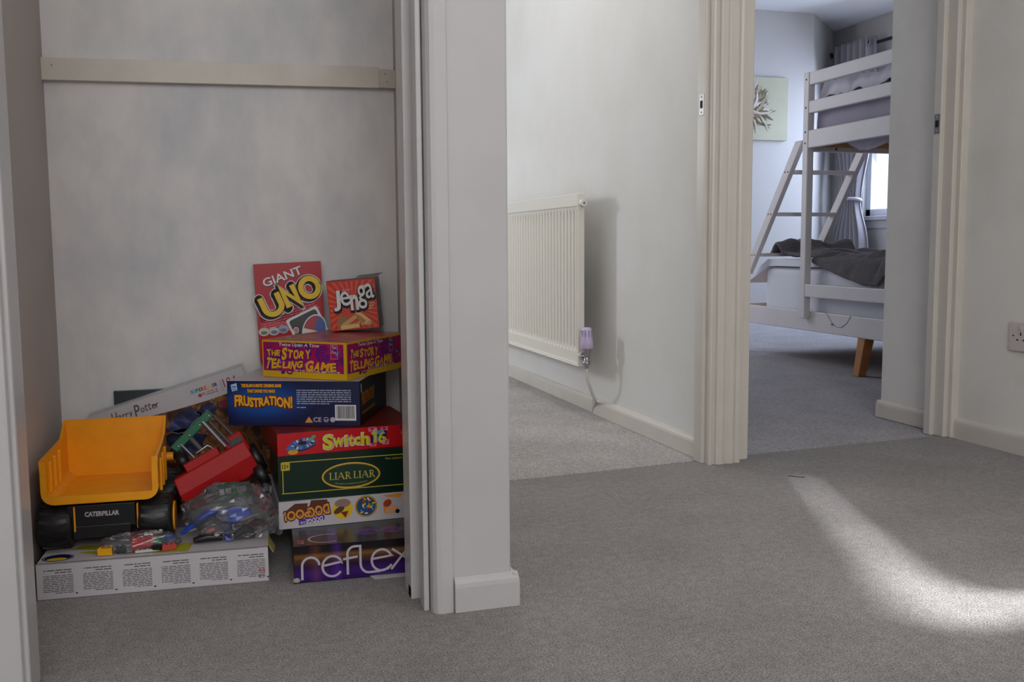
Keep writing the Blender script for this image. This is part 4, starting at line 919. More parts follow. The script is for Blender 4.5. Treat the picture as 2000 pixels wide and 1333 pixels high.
# ---- red toy with green roof on silver posts
def red_toy():
    RED = M('toy_red', (168, 4, 8), 0.5, spec=0.3); GRN = M('toy_green', (10, 96, 60), 0.4); SIL = M('toy_silver', (168, 170, 178), 0.25, 0.9); GRY = M('toy_grey', (80, 78, 78), 0.4)
    a = rad(27.0); M4 = frame((-0.0800, 1.868, 0.1655), 0, 0) @ Matrix.Rotation(rad(-7), 4, 'X') @ Matrix.Rotation(-a, 4, 'Y')
    e = empty('toy_truck', 'tipped-over red toy truck with a green roof bar and silver posts', 'toy truck', M4)
    L, h = 0.1450, 0.0585
    # tray: long open trough, seen from outside; fold along its side and a wavy lower edge
    mb = MB(); n = 24
    low = lambda i: -h-0.0015-0.0022*(1 if (i % 8) in (2, 3, 4) else 0)
    A = [(L*i/n, 0.0, 0.0) for i in range(n+1)]; B = [(L*i/n, -0.0045, -h*0.50) for i in range(n+1)]; C_ = [(L*i/n, 0.002, low(i)) for i in range(n+1)]
    A = [(0.004+x*0.975, y, z) for x, y, z in A]; C_ = [(x*0.985+0.002, y, z) for x, y, z in C_]
    mb.add(A+B+C_, [(i, i+n+1, i+n+2, i+1) for i in range(n)]+[(n+1+i, 2*n+2+i, 2*n+3+i, n+2+i) for i in range(n)], RED)
    A2 = [(x, 0.062, z) for x, y, z in A]; C2 = [(x, 0.052, z-0.012) for x, y, z in C_]
    mb.add(A+A2, [(i, i+1, n+2+i, n+1+i) for i in range(n)], RED); mb.add(C_+C2, [(i, n+1+i, n+2+i, i+1) for i in range(n)], RED)
    for k in (0, n): mb.add([A[k], B[k], C_[k], C2[k], A2[k]], [(0, 1, 2, 3, 4)], RED)
    obj('tray', mb, e, solid=0.0022, bevel=0.001)
    mb = MB(); mb.box(0.030, 0.098, 0.004, 0.030, 0.0, 0.0165, RED); obj('tray_step', mb, e, bevel=0.002)
    mb = MB(); mb.box(0.108, 0.150, 0.022, 0.070, -0.022, 0.020, RED); obj('cab', mb, e, bevel=0.004)
    mb = MB(); mb.box(0.120, 0.146, 0.019, 0.0235, -0.006, 0.012, BLKP); obj('cab_window', mb, e)
    # posts and green roof, in the toy's own frame (leaning a little further than the tray)
    inv = M4.inverted(); q = lambda x, z, y=1.880: inv @ Vector((x, y, z))
    g0, g1 = q(-0.077, 0.223), q(-0.010, 0.288)
    mb = MB(); dv = (g1-g0); up = Vector((-dv.z, 0, dv.x)).normalized(); bk = dv.normalized().cross(up)
    P = [g0+up*0.0068, g1+up*0.0072, g1-up*0.0085, g0+dv*0.02-up*0.0085]
    mb.add(P+[p-bk*0.030 for p in P] if (bk.y < 0) else P+[p+bk*0.030 for p in P], [(0, 1, 2, 3), (7, 6, 5, 4), (0, 4, 5, 1), (1, 5, 6, 2), (2, 6, 7, 3), (3, 7, 4, 0)], GRN)
    roof = obj('roof_bar', mb, e, bevel=0.0015)
    for k in (0.12, 0.42, 0.70, 0.95):
        mb = MB(); p = g0+dv*k-up*0.003; mb.lathe([(0, 0.0012), (0.0018, 0.001), (0.0026, 0)], SIL, 10, Matrix.Translation(p+Vector((0, -0.0005, 0))) @ Matrix.Rotation(PI/2, 4, 'X')); obj('rivet', mb, roof)
    for x0, z0, x1, z1, r, m, y in ((-0.0235, 0.2735, 0.0165, 0.2235, 0.0042, SIL, 1.880), (-0.0165, 0.2775, 0.0245, 0.2265, 0.0030, GRY, 1.890), (-0.063, 0.233, -0.040, 0.2055, 0.0024, SIL, 1.880), (-0.046, 0.243, -0.026, 0.2175, 0.0048, GRY, 1.886), (-0.004, 0.280, 0.032, 0.238, 0.0028, GRY, 1.905)):
        mb = MB(); mb.tube([q(x0, z0, y), q(x1, z1, y)], r, m, 12); obj('post', mb, e)
    mb = MB(); mb.tube([q(-0.036, 0.214), q(-0.016, 0.2275), q(-0.010, 0.2245), q(-0.006, 0.2200)], 0.0016, SIL, 8); obj('hook', mb, e)
    for x, z, y, r in ((0.074, 0.188, 1.925, 0.030), (0.080, 0.165, 1.880, 0.024), (-0.062, 0.188, 1.945, 0.024)):
        c = q(x, z, y); T = Matrix.Translation(c) @ Matrix.Rotation(PI/2, 4, 'Y'); w = 0.010
        mb = MB(); mb.lathe([(r*0.5, -w), (r*0.82, -w), (r*0.96, -w*0.7), (r, 0), (r*0.96, w*0.7), (r*0.82, w), (r*0.5, w), (r*0.5, -w)], TYRE, 28, T)
        wh = obj('wheel', mb, e); mb = MB(); mb.lathe([(0, -w*0.8), (r*0.3, -w), (r*0.52, -w*0.6), (r*0.52, w*0.6), (r*0.3, w), (0, w*0.8)], GRY, 18, T); obj('hub', mb, wh)
    mb = MB(); mb.box(0.004, 0.146, 0.040, 0.082, -0.040, -0.008, BLKP); obj('chassis', mb, e, bevel=0.003)
red_toy()

# ---- clear bags
FILM = film_mat()
def bag(name, label, c, rx, ry, rz, seed, flat=0.8, flaps=()):
    e = empty(name, label, 'bag', Matrix.Translation(c)); o = Vector((seed*3.1, seed*1.7, seed))
    mb = MB(); nu, nv = 44, 26
    def fn(u, v):
        a = 2*PI*u; b = PI*(v-0.5); d = Vector((math.cos(b)*math.cos(a), math.cos(b)*math.sin(a), math.sin(b)))
        k = 1+0.16*noise.noise(d*2.2+o)+0.10*abs(noise.noise(d*6+o))-0.05+0.05*abs(noise.noise(d*14+o))
        p = Vector((d.x*rx*k, d.y*ry*k, d.z*rz*k)); p.z = max(p.z, -rz*flat+0.002*noise.noise(d*9+o)); return p
    mb.grid(nu, nv, fn, FILM, smooth=False); obj('film', mb, e)
    for pts in flaps:
        mb = MB(); p = [Vector(q)-Vector(c) for q in pts]
        def fl_(u, v): return (p[0]*(1-u)+p[1]*u)*(1-v)+(p[3]*(1-u)+p[2]*u)*v+Vector((0, 0.004*noise.noise(Vector((u*5, v*5, seed))), 0.005*noise.noise(Vector((u*4, v*6, seed+4)))))
        mb.grid(9, 7, fl_, FILM, smooth=False); obj('seal_flap', mb, e)
    return e
bag('plastic_bag', 'large clear plastic bag of blue and black toy parts below the red truck', (0.020, 1.820, 0.1130), 0.084, 0.050, 0.054, 2, 0.86,
    [((0.060, 1.775, 0.0735), (0.1100, 1.785, 0.0745), (0.108, 1.80, 0.104), (0.070, 1.79, 0.104)), ((0.0605, 1.80, 0.16), (0.095, 1.81, 0.165), (0.094, 1.815, 0.12), (0.070, 1.80, 0.12))])
bag('plastic_bag', 'small clear plastic bag of red building bricks in front of the dump truck wheels', (-0.134, 1.789, 0.0815), 0.068, 0.0195, 0.019, 5, 0.80)
def brick(label, p, nx, ny, h, col, yaw=0, tilt=0, group='building bricks in and beside the clear bags', roll=0):
    m = M('brick_%02x%02x%02x' % col, col, 0.32); mb = MB(); u = 0.008
    e = empty('building_brick', label, 'toy brick', YAW(p, yaw, tilt, roll), group)
    mb.box(-nx*u/2, nx*u/2, -ny*u/2, ny*u/2, 0, h, m); obj('body', mb, e, bevel=0.0003, seg=1)
    for i in range(nx):
        for j in range(ny):
            mb = MB(); mb.lathe([(0.0024, 0), (0.0024, 0.0016), (0, 0.0017)], m, 12, Matrix.Translation(((i-(nx-1)/2)*u, (j-(ny-1)/2)*u, h))); obj('stud', mb, e)
brick('yellow toy brick at the left tip of the small clear bag', (-0.1905, 1.7840, 0.0660), 3, 2, 0.0125, (236, 170, 20), -8)
brick('dark green toy brick next to the yellow one in the small bag', (-0.166, 1.7890, 0.0662), 2, 2, 0.009, (16, 60, 44), 15)
brick('large bright red toy brick in the middle of the small clear bag', (-0.128, 1.7950, 0.0705), 5, 3, 0.0180, (196, 26, 26), 4, -5)
brick('long white toy brick lying on top of the red one in the small bag', (-0.112, 1.7930, 0.0920), 4, 1, 0.0045, (200, 196, 190), 4, -3)
brick('low white toy plate at the foot of the red brick in the small bag', (-0.122, 1.7760, 0.0662), 5, 1, 0.0045, (200, 196, 190), 3)
brick('blue toy brick at the right end of the small clear bag', (-0.090, 1.7980, 0.0760), 2, 2, 0.012, (20, 70, 140), 25, 20)
brick('green toy brick beside the blue one in the small bag', (-0.104, 1.7850, 0.0790), 2, 2, 0.008, (20, 120, 80), -15, 10)
brick('salmon red toy brick low at the right end of the small bag', (-0.087, 1.7800, 0.0662), 3, 2, 0.0095, (186, 70, 60), 12)
brick('black toy brick between the white plate and the salmon brick', (-0.1055, 1.7780, 0.0690), 2, 2, 0.008, (26, 24, 24), -20)
# blue toy aircraft and assorted parts in the big bag
def toy_plane():
    bl = M('toy_blue', (24, 70, 178), 0.35)
    e = empty('toy_plane', 'blue plastic toy plane pressed inside the large clear bag', 'toy plane', Matrix.Translation((0, 1.80, 0)))
    mb = MB(); mb.tube([(-0.066, 0.004, 0.084), (-0.045, 0, 0.100), (-0.020, 0, 0.117), (-0.004, 0.002, 0.122)], [0.003, 0.006, 0.009, 0.006], bl, 14); obj('fuselage', mb, e)
    for z, nm in ((0, 'wing'), ):
        mb = MB(); P = [(0.004, 0.124), (0.034, 0.128), (0.056, 0.120), (0.058, 0.112), (0.040, 0.103), (0.022, 0.094), (0.014, 0.104)]
        N = len(P); mb.add([(x, -0.004, q) for x, q in P]+[(x, 0.002, q) for x, q in P], [tuple(range(N)), tuple(range(2*N-1, N-1, -1))]+[(i, N+i, N+(i+1) % N, (i+1) % N) for i in range(N)], bl); obj(nm, mb, e, bevel=0.0012)
        mb = MB(); mb.tube([(0.012, -0.0045, 0.122), (0.030, -0.005, 0.116), (0.054, -0.0045, 0.117)], 0.0012, bl, 8); obj('wing_rib', mb, e)
    mb = MB(); mb.add([(0.006, -0.006, 0.090), (0.016, -0.006, 0.088), (0.021, -0.012, 0.068), (0.010, -0.012, 0.068), (0.006, 0.0, 0.090), (0.016, 0.0, 0.088), (0.021, -0.006, 0.068), (0.010, -0.006, 0.068)], [(0, 3, 2, 1), (4, 5, 6, 7), (0, 1, 5, 4), (1, 2, 6, 5), (2, 3, 7, 6), (3, 0, 4, 7)], bl); obj('tail', mb, e, bevel=0.001)
toy_plane()
def tape():
    mb = MB(); m = M('tape_grey', (120, 124, 150), 0.25)
    def fn(u, v): return (-0.004+0.016*u+0.012*(1-v), 1.776+0.008*abs(v-0.6), 0.088+0.042*v+0.002*noise.noise(Vector((u*3, v*5, 1))))
    mb.grid(4, 10, fn, m); tag(obj('tape_strip', mb, None, solid=0.0006), 'grey strip of tape across the large clear bag', 'tape')
tape()
def small_card():
    w, h, d = 0.058, 0.022, 0.010
    e = empty('card_packet', 'green packet with two white panels at the back of the large bag', 'packet', frame((0.001, 1.838, 0.1345), -4, -6))
    F = Face((0, 0, 0), (1, 0, 0), (0, 0, 1)); mb = MB(); mb.box(0, w, 0, d, 0, h, card('packet_green', (34, 92, 40)))
    for a, b in ((0.003, 0.011), (0.014, 0.024), (0.034, 0.050)): d_rect(mb, F, a, 0.006, b, 0.017, K['silver'], 1); d_lines(mb, F, a+0.001, 0.008, b-0.001, 0.016, 3, K['grey'], 2, 0.4)
    d_rect(mb, F, 0.026, 0.002, 0.032, 0.021, K['green'], 1); obj('carton', mb, e)
small_card()
PART = 'loose toy parts inside the large clear bag'
def lump(name, label, pts, r, col, rough=0.4):
    mb = MB(); m = M('lump_%02x%02x%02x' % col, col, rough); mb.tube([(x, y+0.012, z) for x, y, z in pts], r, m, 10); tag(obj(name, mb, None), label, 'toy part', PART)
lump('toy_part', 'bright red toy part standing at the top right inside the large bag', [(0.066, 1.812, 0.158), (0.071, 1.812, 0.146), (0.079, 1.810, 0.128), (0.082, 1.808, 0.112)], [0.004, 0.009, 0.006, 0.004], (176, 22, 26))
lump('toy_part', 'dark red toy part low at the right end of the large bag', [(0.045, 1.790, 0.086), (0.065, 1.790, 0.094), (0.088, 1.795, 0.090)], [0.004, 0.008, 0.004], (92, 16, 18))
lump('toy_part', 'black toy part along the bottom of the large bag', [(-0.045, 1.785, 0.072), (-0.020, 1.782, 0.077), (0.004, 1.784, 0.074)], [0.005, 0.0085, 0.006], (20, 20, 20))
lump('toy_part', 'second black toy part, right of the blue tail in the bag', [(0.026, 1.785, 0.074), (0.046, 1.785, 0.086), (0.058, 1.79, 0.078)], [0.006, 0.009, 0.005], (24, 23, 24))
lump('toy_part', 'grey toy tube above the black part in the large bag', [(-0.052, 1.79, 0.089), (-0.026, 1.788, 0.098), (-0.010, 1.792, 0.104)], [0.004, 0.006, 0.004], (110, 106, 100))
lump('toy_part', 'pale pink toy knob in the middle of the large bag', [(-0.024, 1.782, 0.086), (-0.016, 1.780, 0.088), (-0.008, 1.782, 0.090)], [0.003, 0.006, 0.004], (190, 120, 120))
lump('toy_part', 'cream toy ball next to the pink knob in the large bag', [(-0.009, 1.777, 0.083), (-0.005, 1.776, 0.083), (0.000, 1.777, 0.083)], [0.003, 0.0052, 0.003], (206, 196, 170))
lump('toy_part', 'grey toy wheel strut behind the plane wing in the large bag', [(0.020, 1.80, 0.094), (0.044, 1.80, 0.101), (0.070, 1.802, 0.106)], [0.004, 0.006, 0.004], (120, 116, 110))
# ================================================================== THE BEDROOM
WOODW = M('bed_white', (222, 216, 214), 0.42, noise_amt=0.02, nscale=10); PINE = M('pine', (196, 146, 92), 0.5, noise_amt=0.15, nscale=25)
BOLT = M('bolt_brass', (110, 78, 48), 0.4, 0.6)
def bunk():
    e = empty('bunk_bed', 'white wooden bunk bed with a sloping ladder', 'bunk bed', Matrix.Translation((2.70, 4.02, 0)))
    def B(name, b, mat=WOODW, par=e, bev=0.004):
        mb = MB(); mb.box(b[0]-2.70, b[1]-2.70, b[2]-4.02, b[3]-4.02, b[4], b[5], mat); return obj(name, mb, par, bevel=bev)
    # upper bunk: posts, end boards, long rails, slats
    for y in (4.012, 3.020):
        p = B('post', (2.70, 2.735, y, y+0.042, 0.232, 1.384))
        for z in (1.352, 1.222, 1.110, 1.058):
            mb = MB(); mb.lathe([(0, 0.0015), (0.004, 0.0015), (0.0055, 0)], BOLT, 12, Matrix.Translation((0.0, y+0.021-4.02, z)) @ Matrix.Rotation(-PI/2, 4, 'Y')); obj('bolt', mb, p)
    for z0, z1 in ((1.324, 1.382), (1.194, 1.251), (1.034, 1.116)): B('end_board', (2.702, 2.727, 3.062, 4.012, z0, z1))
    B('end_board', (2.702, 2.727, 3.062, 4.012, 0.335, 0.396))
    for x in (4.68,):
        for y in (4.012, 3.020): B('post', (x, x+0.035, y, y+0.042, 0.232, 1.384))
        for z0, z1 in ((1.324, 1.382), (1.194, 1.251), (1.034, 1.116), (0.335, 0.396)): B('end_board', (x+0.006, x+0.03, 3.062, 4.012, z0, z1))
    for y in (4.030, 3.024):
        B('long_rail', (2.735, 4.68, y, y+0.022, 1.020, 1.105))
        if y < 4: B('guard_rail', (2.735, 4.68, y, y+0.022, 1.324, 1.382))
    B('ledger_strip', (2.74, 4.67, 4.005, 4.029, 1.040, 1.062), PINE, e, 0.002)
    for k in range(13): B('slat', (2.76+k*0.148, 2.83+k*0.148, 3.05, 4.02, 1.063, 1.078), PINE, e, 0.002)
    for x in (2.87, 3.25, 3.7):
        mb = MB(); mb.lathe([(0, 0.003), (0.005, 0.003), (0.006, 0)], M('dark_bolt', (40, 36, 40), 0.5), 10, Matrix.Translation((x-2.70, 4.03-4.02, 1.034)) @ Matrix.Rotation(PI/2, 4, 'X')); obj('bolt', mb, e)
    # lower double bed frame and its splayed wooden legs
    B('lower_end_rail', (2.735, 2.757, 2.90, 4.74, 0.170, 0.264)); B('lower_end_rail', (4.66, 4.68, 2.90, 4.74, 0.170, 0.264))
    B('lower_side_rail', (2.757, 4.66, 4.718, 4.74, 0.170, 0.264)); B('lower_side_rail', (2.757, 4.66, 2.90, 2.922, 0.170, 0.264))
    B('lower_base', (2.757, 4.66, 2.922, 4.718, 0.185, 0.20), PINE)
    for x, y, sx, sy in ((2.768, 3.630, -0.026, 0.010), (2.775, 4.695, -0.012, 0.025), (4.62, 3.632, 0.02, 0), (4.62, 4.69, 0.02, 0.03), (2.785, 2.95, -0.02, -0.03), (4.62, 2.95, 0.02, -0.03)):
        mb = MB(); c = lambda X, Y, z, h: [(X-h-2.70, Y-h-4.02, z), (X+h-2.70, Y-h-4.02, z), (X+h-2.70, Y+h-4.02, z), (X-h-2.70, Y+h-4.02, z)]
        mb.add(c(x+sx, y+sy, 0.0005, 0.0195)+c(x, y, 0.186, 0.026), [(3, 2, 1, 0), (4, 5, 6, 7), (0, 1, 5, 4), (1, 2, 6, 5), (2, 3, 7, 6), (3, 0, 4, 7)], M('leg_wood', (184, 124, 72), 0.45, noise_amt=0.12, nscale=18)); obj('leg', mb, e, bevel=0.002)
    # ladder on the far long side, leaning out over the lower bed
    mb0 = MB(); lad = None
    for i, x in enumerate((2.700, 3.068)):
        mb = MB(); y0, z0, y1, z1 = 4.085, 1.075, 4.545, 0.430; w = 0.030
        vs = [(x+dx-2.70, y+dy-4.02, z) for dx in (0, 0.026) for (y, z, dy) in ((y0, z0, -w), (y0, z0, w), (y1, z1, w), (y1, z1, -w))]
        mb.add(vs, [(0, 1, 2, 3), (7, 6, 5, 4), (0, 4, 5, 1), (1, 5, 6, 2), (2, 6, 7, 3), (3, 7, 4, 0)], WOODW); st = obj('ladder_stile', mb, e, bevel=0.003)
        if i == 0:
            for z in (0.935, 0.735, 0.530):
                yc = y0+(y1-y0)*(z0-z)/(z0-z1)
                for q in (-0.012, 0.012):
                    mb = MB(); mb.lathe([(0, 0.0015), (0.0035, 0.0015), (0.0045, 0)], BOLT, 10, Matrix.Translation((0, yc+q-4.02, z)) @ Matrix.Rotation(-PI/2, 4, 'Y')); obj('bolt', mb, st)
    for z in (0.935, 0.735, 0.530):
        yc = 4.085+(4.545-4.085)*(1.075-z)/(1.075-0.430); B('rung', (2.726, 3.068, yc-0.028, yc+0.028, z-0.009, z+0.009), WOODW, e, 0.002)
bunk()

def soft(name, label, cat, b, mat, amp, seed, bev=0.03, parent=None, nu=40, nv=30):
    """mattress-like slab: rounded box with gently rumpled cloth"""
    bm = bmesh.new(); bmesh.ops.create_cube(bm, size=1)
    for v in bm.verts: v.co = Vector((b[0] if v.co.x < 0 else b[1], b[2] if v.co.y < 0 else b[3], b[4] if v.co.z < 0 else b[5]))
    bmesh.ops.bevel(bm, geom=list(bm.edges), offset=bev, segments=3, profile=0.5, affect='EDGES')
    bmesh.ops.subdivide_edges(bm, edges=[x for x in bm.edges if x.calc_length() > 0.15], cuts=14, use_grid_fill=True)
    bmesh.ops.subdivide_edges(bm, edges=[x for x in bm.edges if x.calc_length() > 0.045], cuts=1, use_grid_fill=True)
    o3 = Vector((seed, seed*2, seed*3)); bm.normal_update()
    for v in bm.verts:
        if v.co.z > b[4]+0.01:
            v.co += v.normal*amp*(noise.noise(Vector((v.co.x*5, v.co.y*9, v.co.z*9))+o3)+0.6*noise.noise(Vector((v.co.x*12, v.co.y*26, v.co.z*12))+o3))
    me = bpy.data.meshes.new(name); bm.to_mesh(me); bm.free(); me.materials.append(mat)
    for p in me.polygons: p.use_smooth = True
    o = bpy.data.objects.new(name, me); COL.objects.link(o)
    return tag(o, label, cat)
SHEET = M('sheet_white', (226, 226, 232), 0.85, bump=0.15, bscale=60); LILAC = M('sheet_lilac', (176, 168, 182), 0.85, bump=0.15, bscale=60)
soft('mattress', 'thick white mattress on the lower bunk', 'mattress', (2.770, 4.645, 2.935, 4.470, 0.2015, 0.470), SHEET, 0.002, 1)
soft('mattress', 'lilac grey sheeted mattress on the upper bunk', 'mattress', (2.745, 4.66, 3.07, 4.022, 1.0790, 1.225), LILAC, 0.007, 3, 0.025)
# rumpled white duvet above it
def sag():
    mb = MB()
    def fn(u, v):
        y = 3.42+0.42*u; k = math.sin(PI*u)**0.6
        return (2.738+0.035*v+0.012*noise.noise(Vector((u*9, v*3, 3))), y+0.06*v*(0.5-u), 1.060-0.075*k*v*(0.6+0.5*u))
    mb.grid(26, 20, fn, LILAC); tag(obj('bed_sheet', mb, None, solid=0.002), 'loose lilac sheet sagging under the end board of the upper bunk', 'sheet')
sag()
def duvet():
    mb = MB()
    def fn(u, v):
        y = 3.08+0.942*v; x = 2.742+1.85*u+0.03*abs(noise.noise(Vector((y*8, u*3, 9))))
        k = min(1, u*40+0.25)
        z = 1.236+0.120*k*(0.90+0.3*noise.noise(Vector((x*3, y*5, 2)))) + 0.030*noise.noise(Vector((x*5+y*3, y*11, 7)))+0.020*noise.noise(Vector((x*9, y*24, 5)))
        if v > 0.98: z = 1.232+(z-1.232)*(1-v)/0.02
        return (x, y, max(z, 1.228))
    mb.grid(60, 70, fn, M('duvet_grey', (222, 218, 224), 0.9)); tag(obj('duvet', mb, None, solid=0.006), 'rumpled pale duvet on the upper bunk behind the top rails', 'duvet')
duvet()
# thin topper whose end droops over the far side of the lower mattress
def topper():
    mb = MB(); T = 0.036
    def path(v):
        y = 2.95+v*1.72
        if y < 4.36: return y, 0.4745
        q = (y-4.36)/0.31; return 4.36+0.27*q, 0.4745-0.006*math.sin(q*3)-0.125*max(0, q-0.22)**1.1
    def fn(u, v, up=0):
        y, z = path(v); x = 2.758+1.87*u
        return (x, y, max(z, 0.4722 if y < 4.45 else 0)+up+(0.004*noise.noise(Vector((x*4, y*7, 3))) if up else 0))
    nu, nv = 30, 60
    top = [fn(i/(nu-1), j/(nv-1), T) for j in range(nv) for i in range(nu)]; bot = [fn(i/(nu-1), j/(nv-1), 0) for j in range(nv) for i in range(nu)]
    N = nu*nv; f = [(j*nu+i, j*nu+i+1, (j+1)*nu+i+1, (j+1)*nu+i) for j in range(nv-1) for i in range(nu-1)]
    mb.add(top+bot, f+[tuple(N+i for i in q[::-1]) for q in f], SHEET, True)
    rim = [(j*nu, (j+1)*nu) for j in range(nv-1)]+[((j+1)*nu+nu-1, j*nu+nu-1) for j in range(nv-1)]+[(i+1, i) for i in range(nu-1)]+[((nv-1)*nu+i, (nv-1)*nu+i+1) for i in range(nu-1)]
    mb.add(top+bot, [(a, b, N+b, N+a) for a, b in rim], SHEET, True)
    tag(obj('mattress_topper', mb, None), 'white padded topper drooping over the far end of the lower mattress', 'bedding')
topper()
# dark throw
def throw():
    mb = MB(); nu, nv = 120, 80
    def fn(u, v):
        y = 3.38+1.10*u                       # near end to far end
        drop = 0.0 if y > 4.02 else 0.105*min(1, (4.02-y)/0.42)**0.8
        if y < 3.52: drop *= max(0.15, (y-3.38)/0.14)
        inner = 0.50; edge = 2.748; tot = inner+0.012+drop if drop > 0.004 else inner-0.035-0.05*max(0, y-4.05)
        s = v*tot; w1 = noise.noise(Vector((y*7-s*6, s*5, 1.5))); w2 = noise.noise(Vector((y*17-s*12, s*11, 4.0)))
        hump = 0.018+0.036*max(0, w1+0.15)+0.020*w2
        hump += 0.060*math.exp(-((y-4.42)/0.045)**2)+0.085*math.exp(-((y-3.475)/0.040)**2)*min(1, max(0, 1.2-abs(s-0.35)*3.0))
        zt = 0.512
        if s < inner:
            e = min(1, (inner-s)/0.06); x = edge+inner-s-0.0; z = zt+hump*max(0.25, e)
        else:
            q = s-inner; x = edge-0.006-0.010*abs(w1)-0.006*w2*min(1, q*20); z = zt+hump*0.25-q
        return (x, y+0.015*w1, z)
    mb.grid(nu, nv, fn, M('throw_charcoal', (106, 101, 100), 0.95, noise_amt=0.22, nscale=160, bump=0.9, bscale=260))
    tag(obj('throw_blanket', mb, None, solid=0.012), 'dark grey knitted throw crumpled over the edge of the lower bunk', 'blanket')
throw()
mb = MB(); mb.tube([(2.7335, 3.890, 0.268), (2.7335, 3.871, 0.254), (2.7335, 3.845, 0.230), (2.7335, 3.827, 0.215), (2.7335, 3.800, 0.207), (2.7335, 3.765, 0.208), (2.7335, 3.730, 0.228), (2.7335, 3.708, 0.254), (2.7335, 3.70, 0.267)], 0.0011, M('thread_grey', (150, 150, 160), 0.6), 6)
mb.lathe([(0, 0.004), (0.0045, 0.002), (0.0045, -0.003), (0, -0.005)], M('bead_red', (190, 90, 90), 0.5), 12, Matrix.Translation((2.7305, 3.832, 0.217)))
tag(obj('thread', mb, None), 'thin loop of thread with a red bead hanging on the lower bed rail', 'thread')

# ---- canvas painting
def canvas():
    Y, X1, Z0, Z1 = 6.852, 4.425, 1.395, 1.882; X0 = X1-0.485
    e = empty('canvas_painting', 'pale green canvas painting of a cream flower on the bedroom wall', 'painting', Matrix.Translation((X0, Y, Z0)))
    w, h = X1-X0, Z1-Z0; mb = MB(); mb.box(0, w, 0, 0.027, 0, h, M('canvas_green', (188, 186, 160), 0.85, noise_amt=0.05, nscale=5)); obj('canvas', mb, e, bevel=0.002)
    F = Face((0, 0, 0), (1, 0, 0), (0, 0, 1)); mb = MB(); R = random.Random(11)
    cols = [M('petal%d' % i, c, 0.8) for i, c in enumerate(((214, 206, 196), (166, 154, 132), (104, 96, 66), (196, 186, 172), (128, 118, 84), (140, 112, 88)))]
    for i in range(90):
        a = rad(-75+160*R.random()); L = R.uniform(0.07, 0.24); cx, cz = 0.140+R.uniform(-.03, .03), 0.235+R.uniform(-.04, .04); bend = R.uniform(-.5, .7)
        pts = []; k = 12
        for s in range(k+1):
            t = s/k; an = a+bend*t; pts.append((cx+L*t*math.cos(an), cz+L*t*math.sin(an)))
        wd = R.uniform(0.005, 0.013); up = []; dn = []
        for s in range(k+1):
            p = Vector(pts[s]); d = (Vector(pts[min(k, s+1)])-Vector(pts[max(0, s-1)])).normalized(); n = Vector((-d.y, d.x)); q = wd*math.sin(PI*(0.12+0.88*s/k))**0.7
            up.append(tuple(p+n*q)); dn.append(tuple(p-n*q))
        m = cols[i % 6]
        mb.add([F.p(a_, b_, 2+i*0.4) for a_, b_ in up]+[F.p(a_, b_, 2+i*0.4) for a_, b_ in dn], [(s, s+1, k+2+s, k+1+s) for s in range(k)], m)
    obj('painted_flower', mb, e)
canvas()

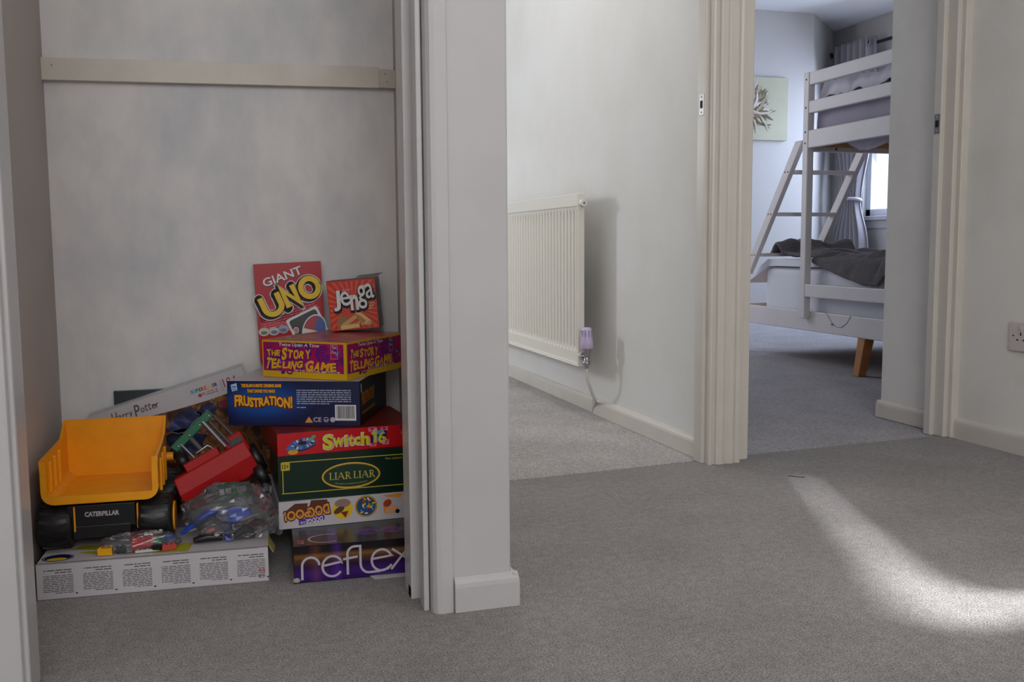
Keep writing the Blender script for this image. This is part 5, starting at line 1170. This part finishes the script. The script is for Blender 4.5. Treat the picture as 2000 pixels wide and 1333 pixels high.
# ---- curtain, its rail and tie-back
def curtain():
    rodm = M('rail_black', (26, 26, 28), 0.45); X = 5.135; zr = 2.170
    e = empty('curtain_rail', 'black curtain rail above the bedroom window', 'curtain rail', Matrix.Translation((X, 6.2, zr)))
    mb = MB(); mb.tube([(0, -1.2, 0), (0, 1.11, 0)], 0.0125, rodm, 16); obj('pole', mb, e)
    mb = MB(); mb.lathe([(0, 0.012), (0.016, 0.011), (0.026, 0.002), (0.028, -0.008), (0.020, -0.018), (0.012, -0.02)], rodm, 20, Matrix.Translation((0, 1.122, 0)) @ Matrix.Rotation(-PI/2, 4, 'X')); obj('finial', mb, e)
    for y in (1.02, -1.0):
        mb = MB(); mb.tube([(0, y, 0), (0.10, y, 0)], 0.008, rodm, 10); mb.tube([(0.095, y, 0), (0.104, y, 0)], 0.022, rodm, 16); obj('bracket', mb, e)
    cm = M('curtain_grey', (156, 151, 155), 0.85, bump=0.2, bscale=120); mb = MB(); nu, nv = 150, 70
    def fn(u, v):
        z = 2.215-2.17*v
        tz = 0.935; d = (z-tz)
        g = 0.42 if d >= 0 else 0.50
        pin = 1-(1-0.42)*math.exp(-(d/(0.42 if d > 0 else 0.24))**2) if True else 1
        c = 6.950-0.020*math.exp(-(d/0.5)**2)+0.0; half = 0.262*pin*(1 if d > 0 else 0.82+0.05)
        if d > 0.3: half = 0.262; half *= (1-(1-0.42)*math.exp(-(d/0.42)**2))
        y = c+half*(2*u-1)
        amp = 0.034*(0.55+0.45*pin); x = X-0.045+amp*math.sin(u*2*PI*6.5+0.6*math.sin(v*3))+0.012*noise.noise(Vector((u*9, v*4, 2)))*v
        return (x, y, z)
    mb.grid(nu, nv, fn, cm); c = tag(obj('curtain', mb, None, solid=0.004), 'grey eyelet curtain tied back beside the bedroom window', 'curtain')
    mb = MB(); mb.lathe([(0.016, -0.003), (0.028, -0.004), (0.030, 0), (0.028, 0.004), (0.016, 0.003), (0.015, 0), (0.016, -0.003)], M('eyelet', (150, 150, 158), 0.3, 1.0), 24, Matrix.Translation((X-0.070, 6.735, zr)) @ Matrix.Rotation(PI/2, 4, 'Y')); obj('eyelet', mb, c)
    mb = MB(); mb.lathe([(0, 0.002), (0.021, 0.002), (0.021, -0.002), (0, -0.002)], rodm, 24, Matrix.Translation((X-0.069, 6.735, zr)) @ Matrix.Rotation(PI/2, 4, 'Y')); obj('eyelet_hole', mb, c)
    mb = MB(); pts = [(X-0.045+0.05*math.cos(t), 6.945+0.125*math.sin(t), 0.935-0.012*math.cos(t)) for t in [2*PI*i/24 for i in range(25)]]
    mb.tube(pts, 0.014, M('tie_silver', (176, 176, 186), 0.4), 10, False); obj('tie_back', mb, c)
curtain()

mb = MB(); mb.tube([(1.394, 2.122, 0.002), (1.402, 2.113, 0.0035), (1.414, 2.104, 0.002), (1.424, 2.094, 0.003)], 0.0009, M('thread_dark', (40, 38, 38), 0.9), 6)
tag(obj('loose_thread', mb, None), 'short dark thread lying on the landing carpet at the tip of the light streak', 'thread')
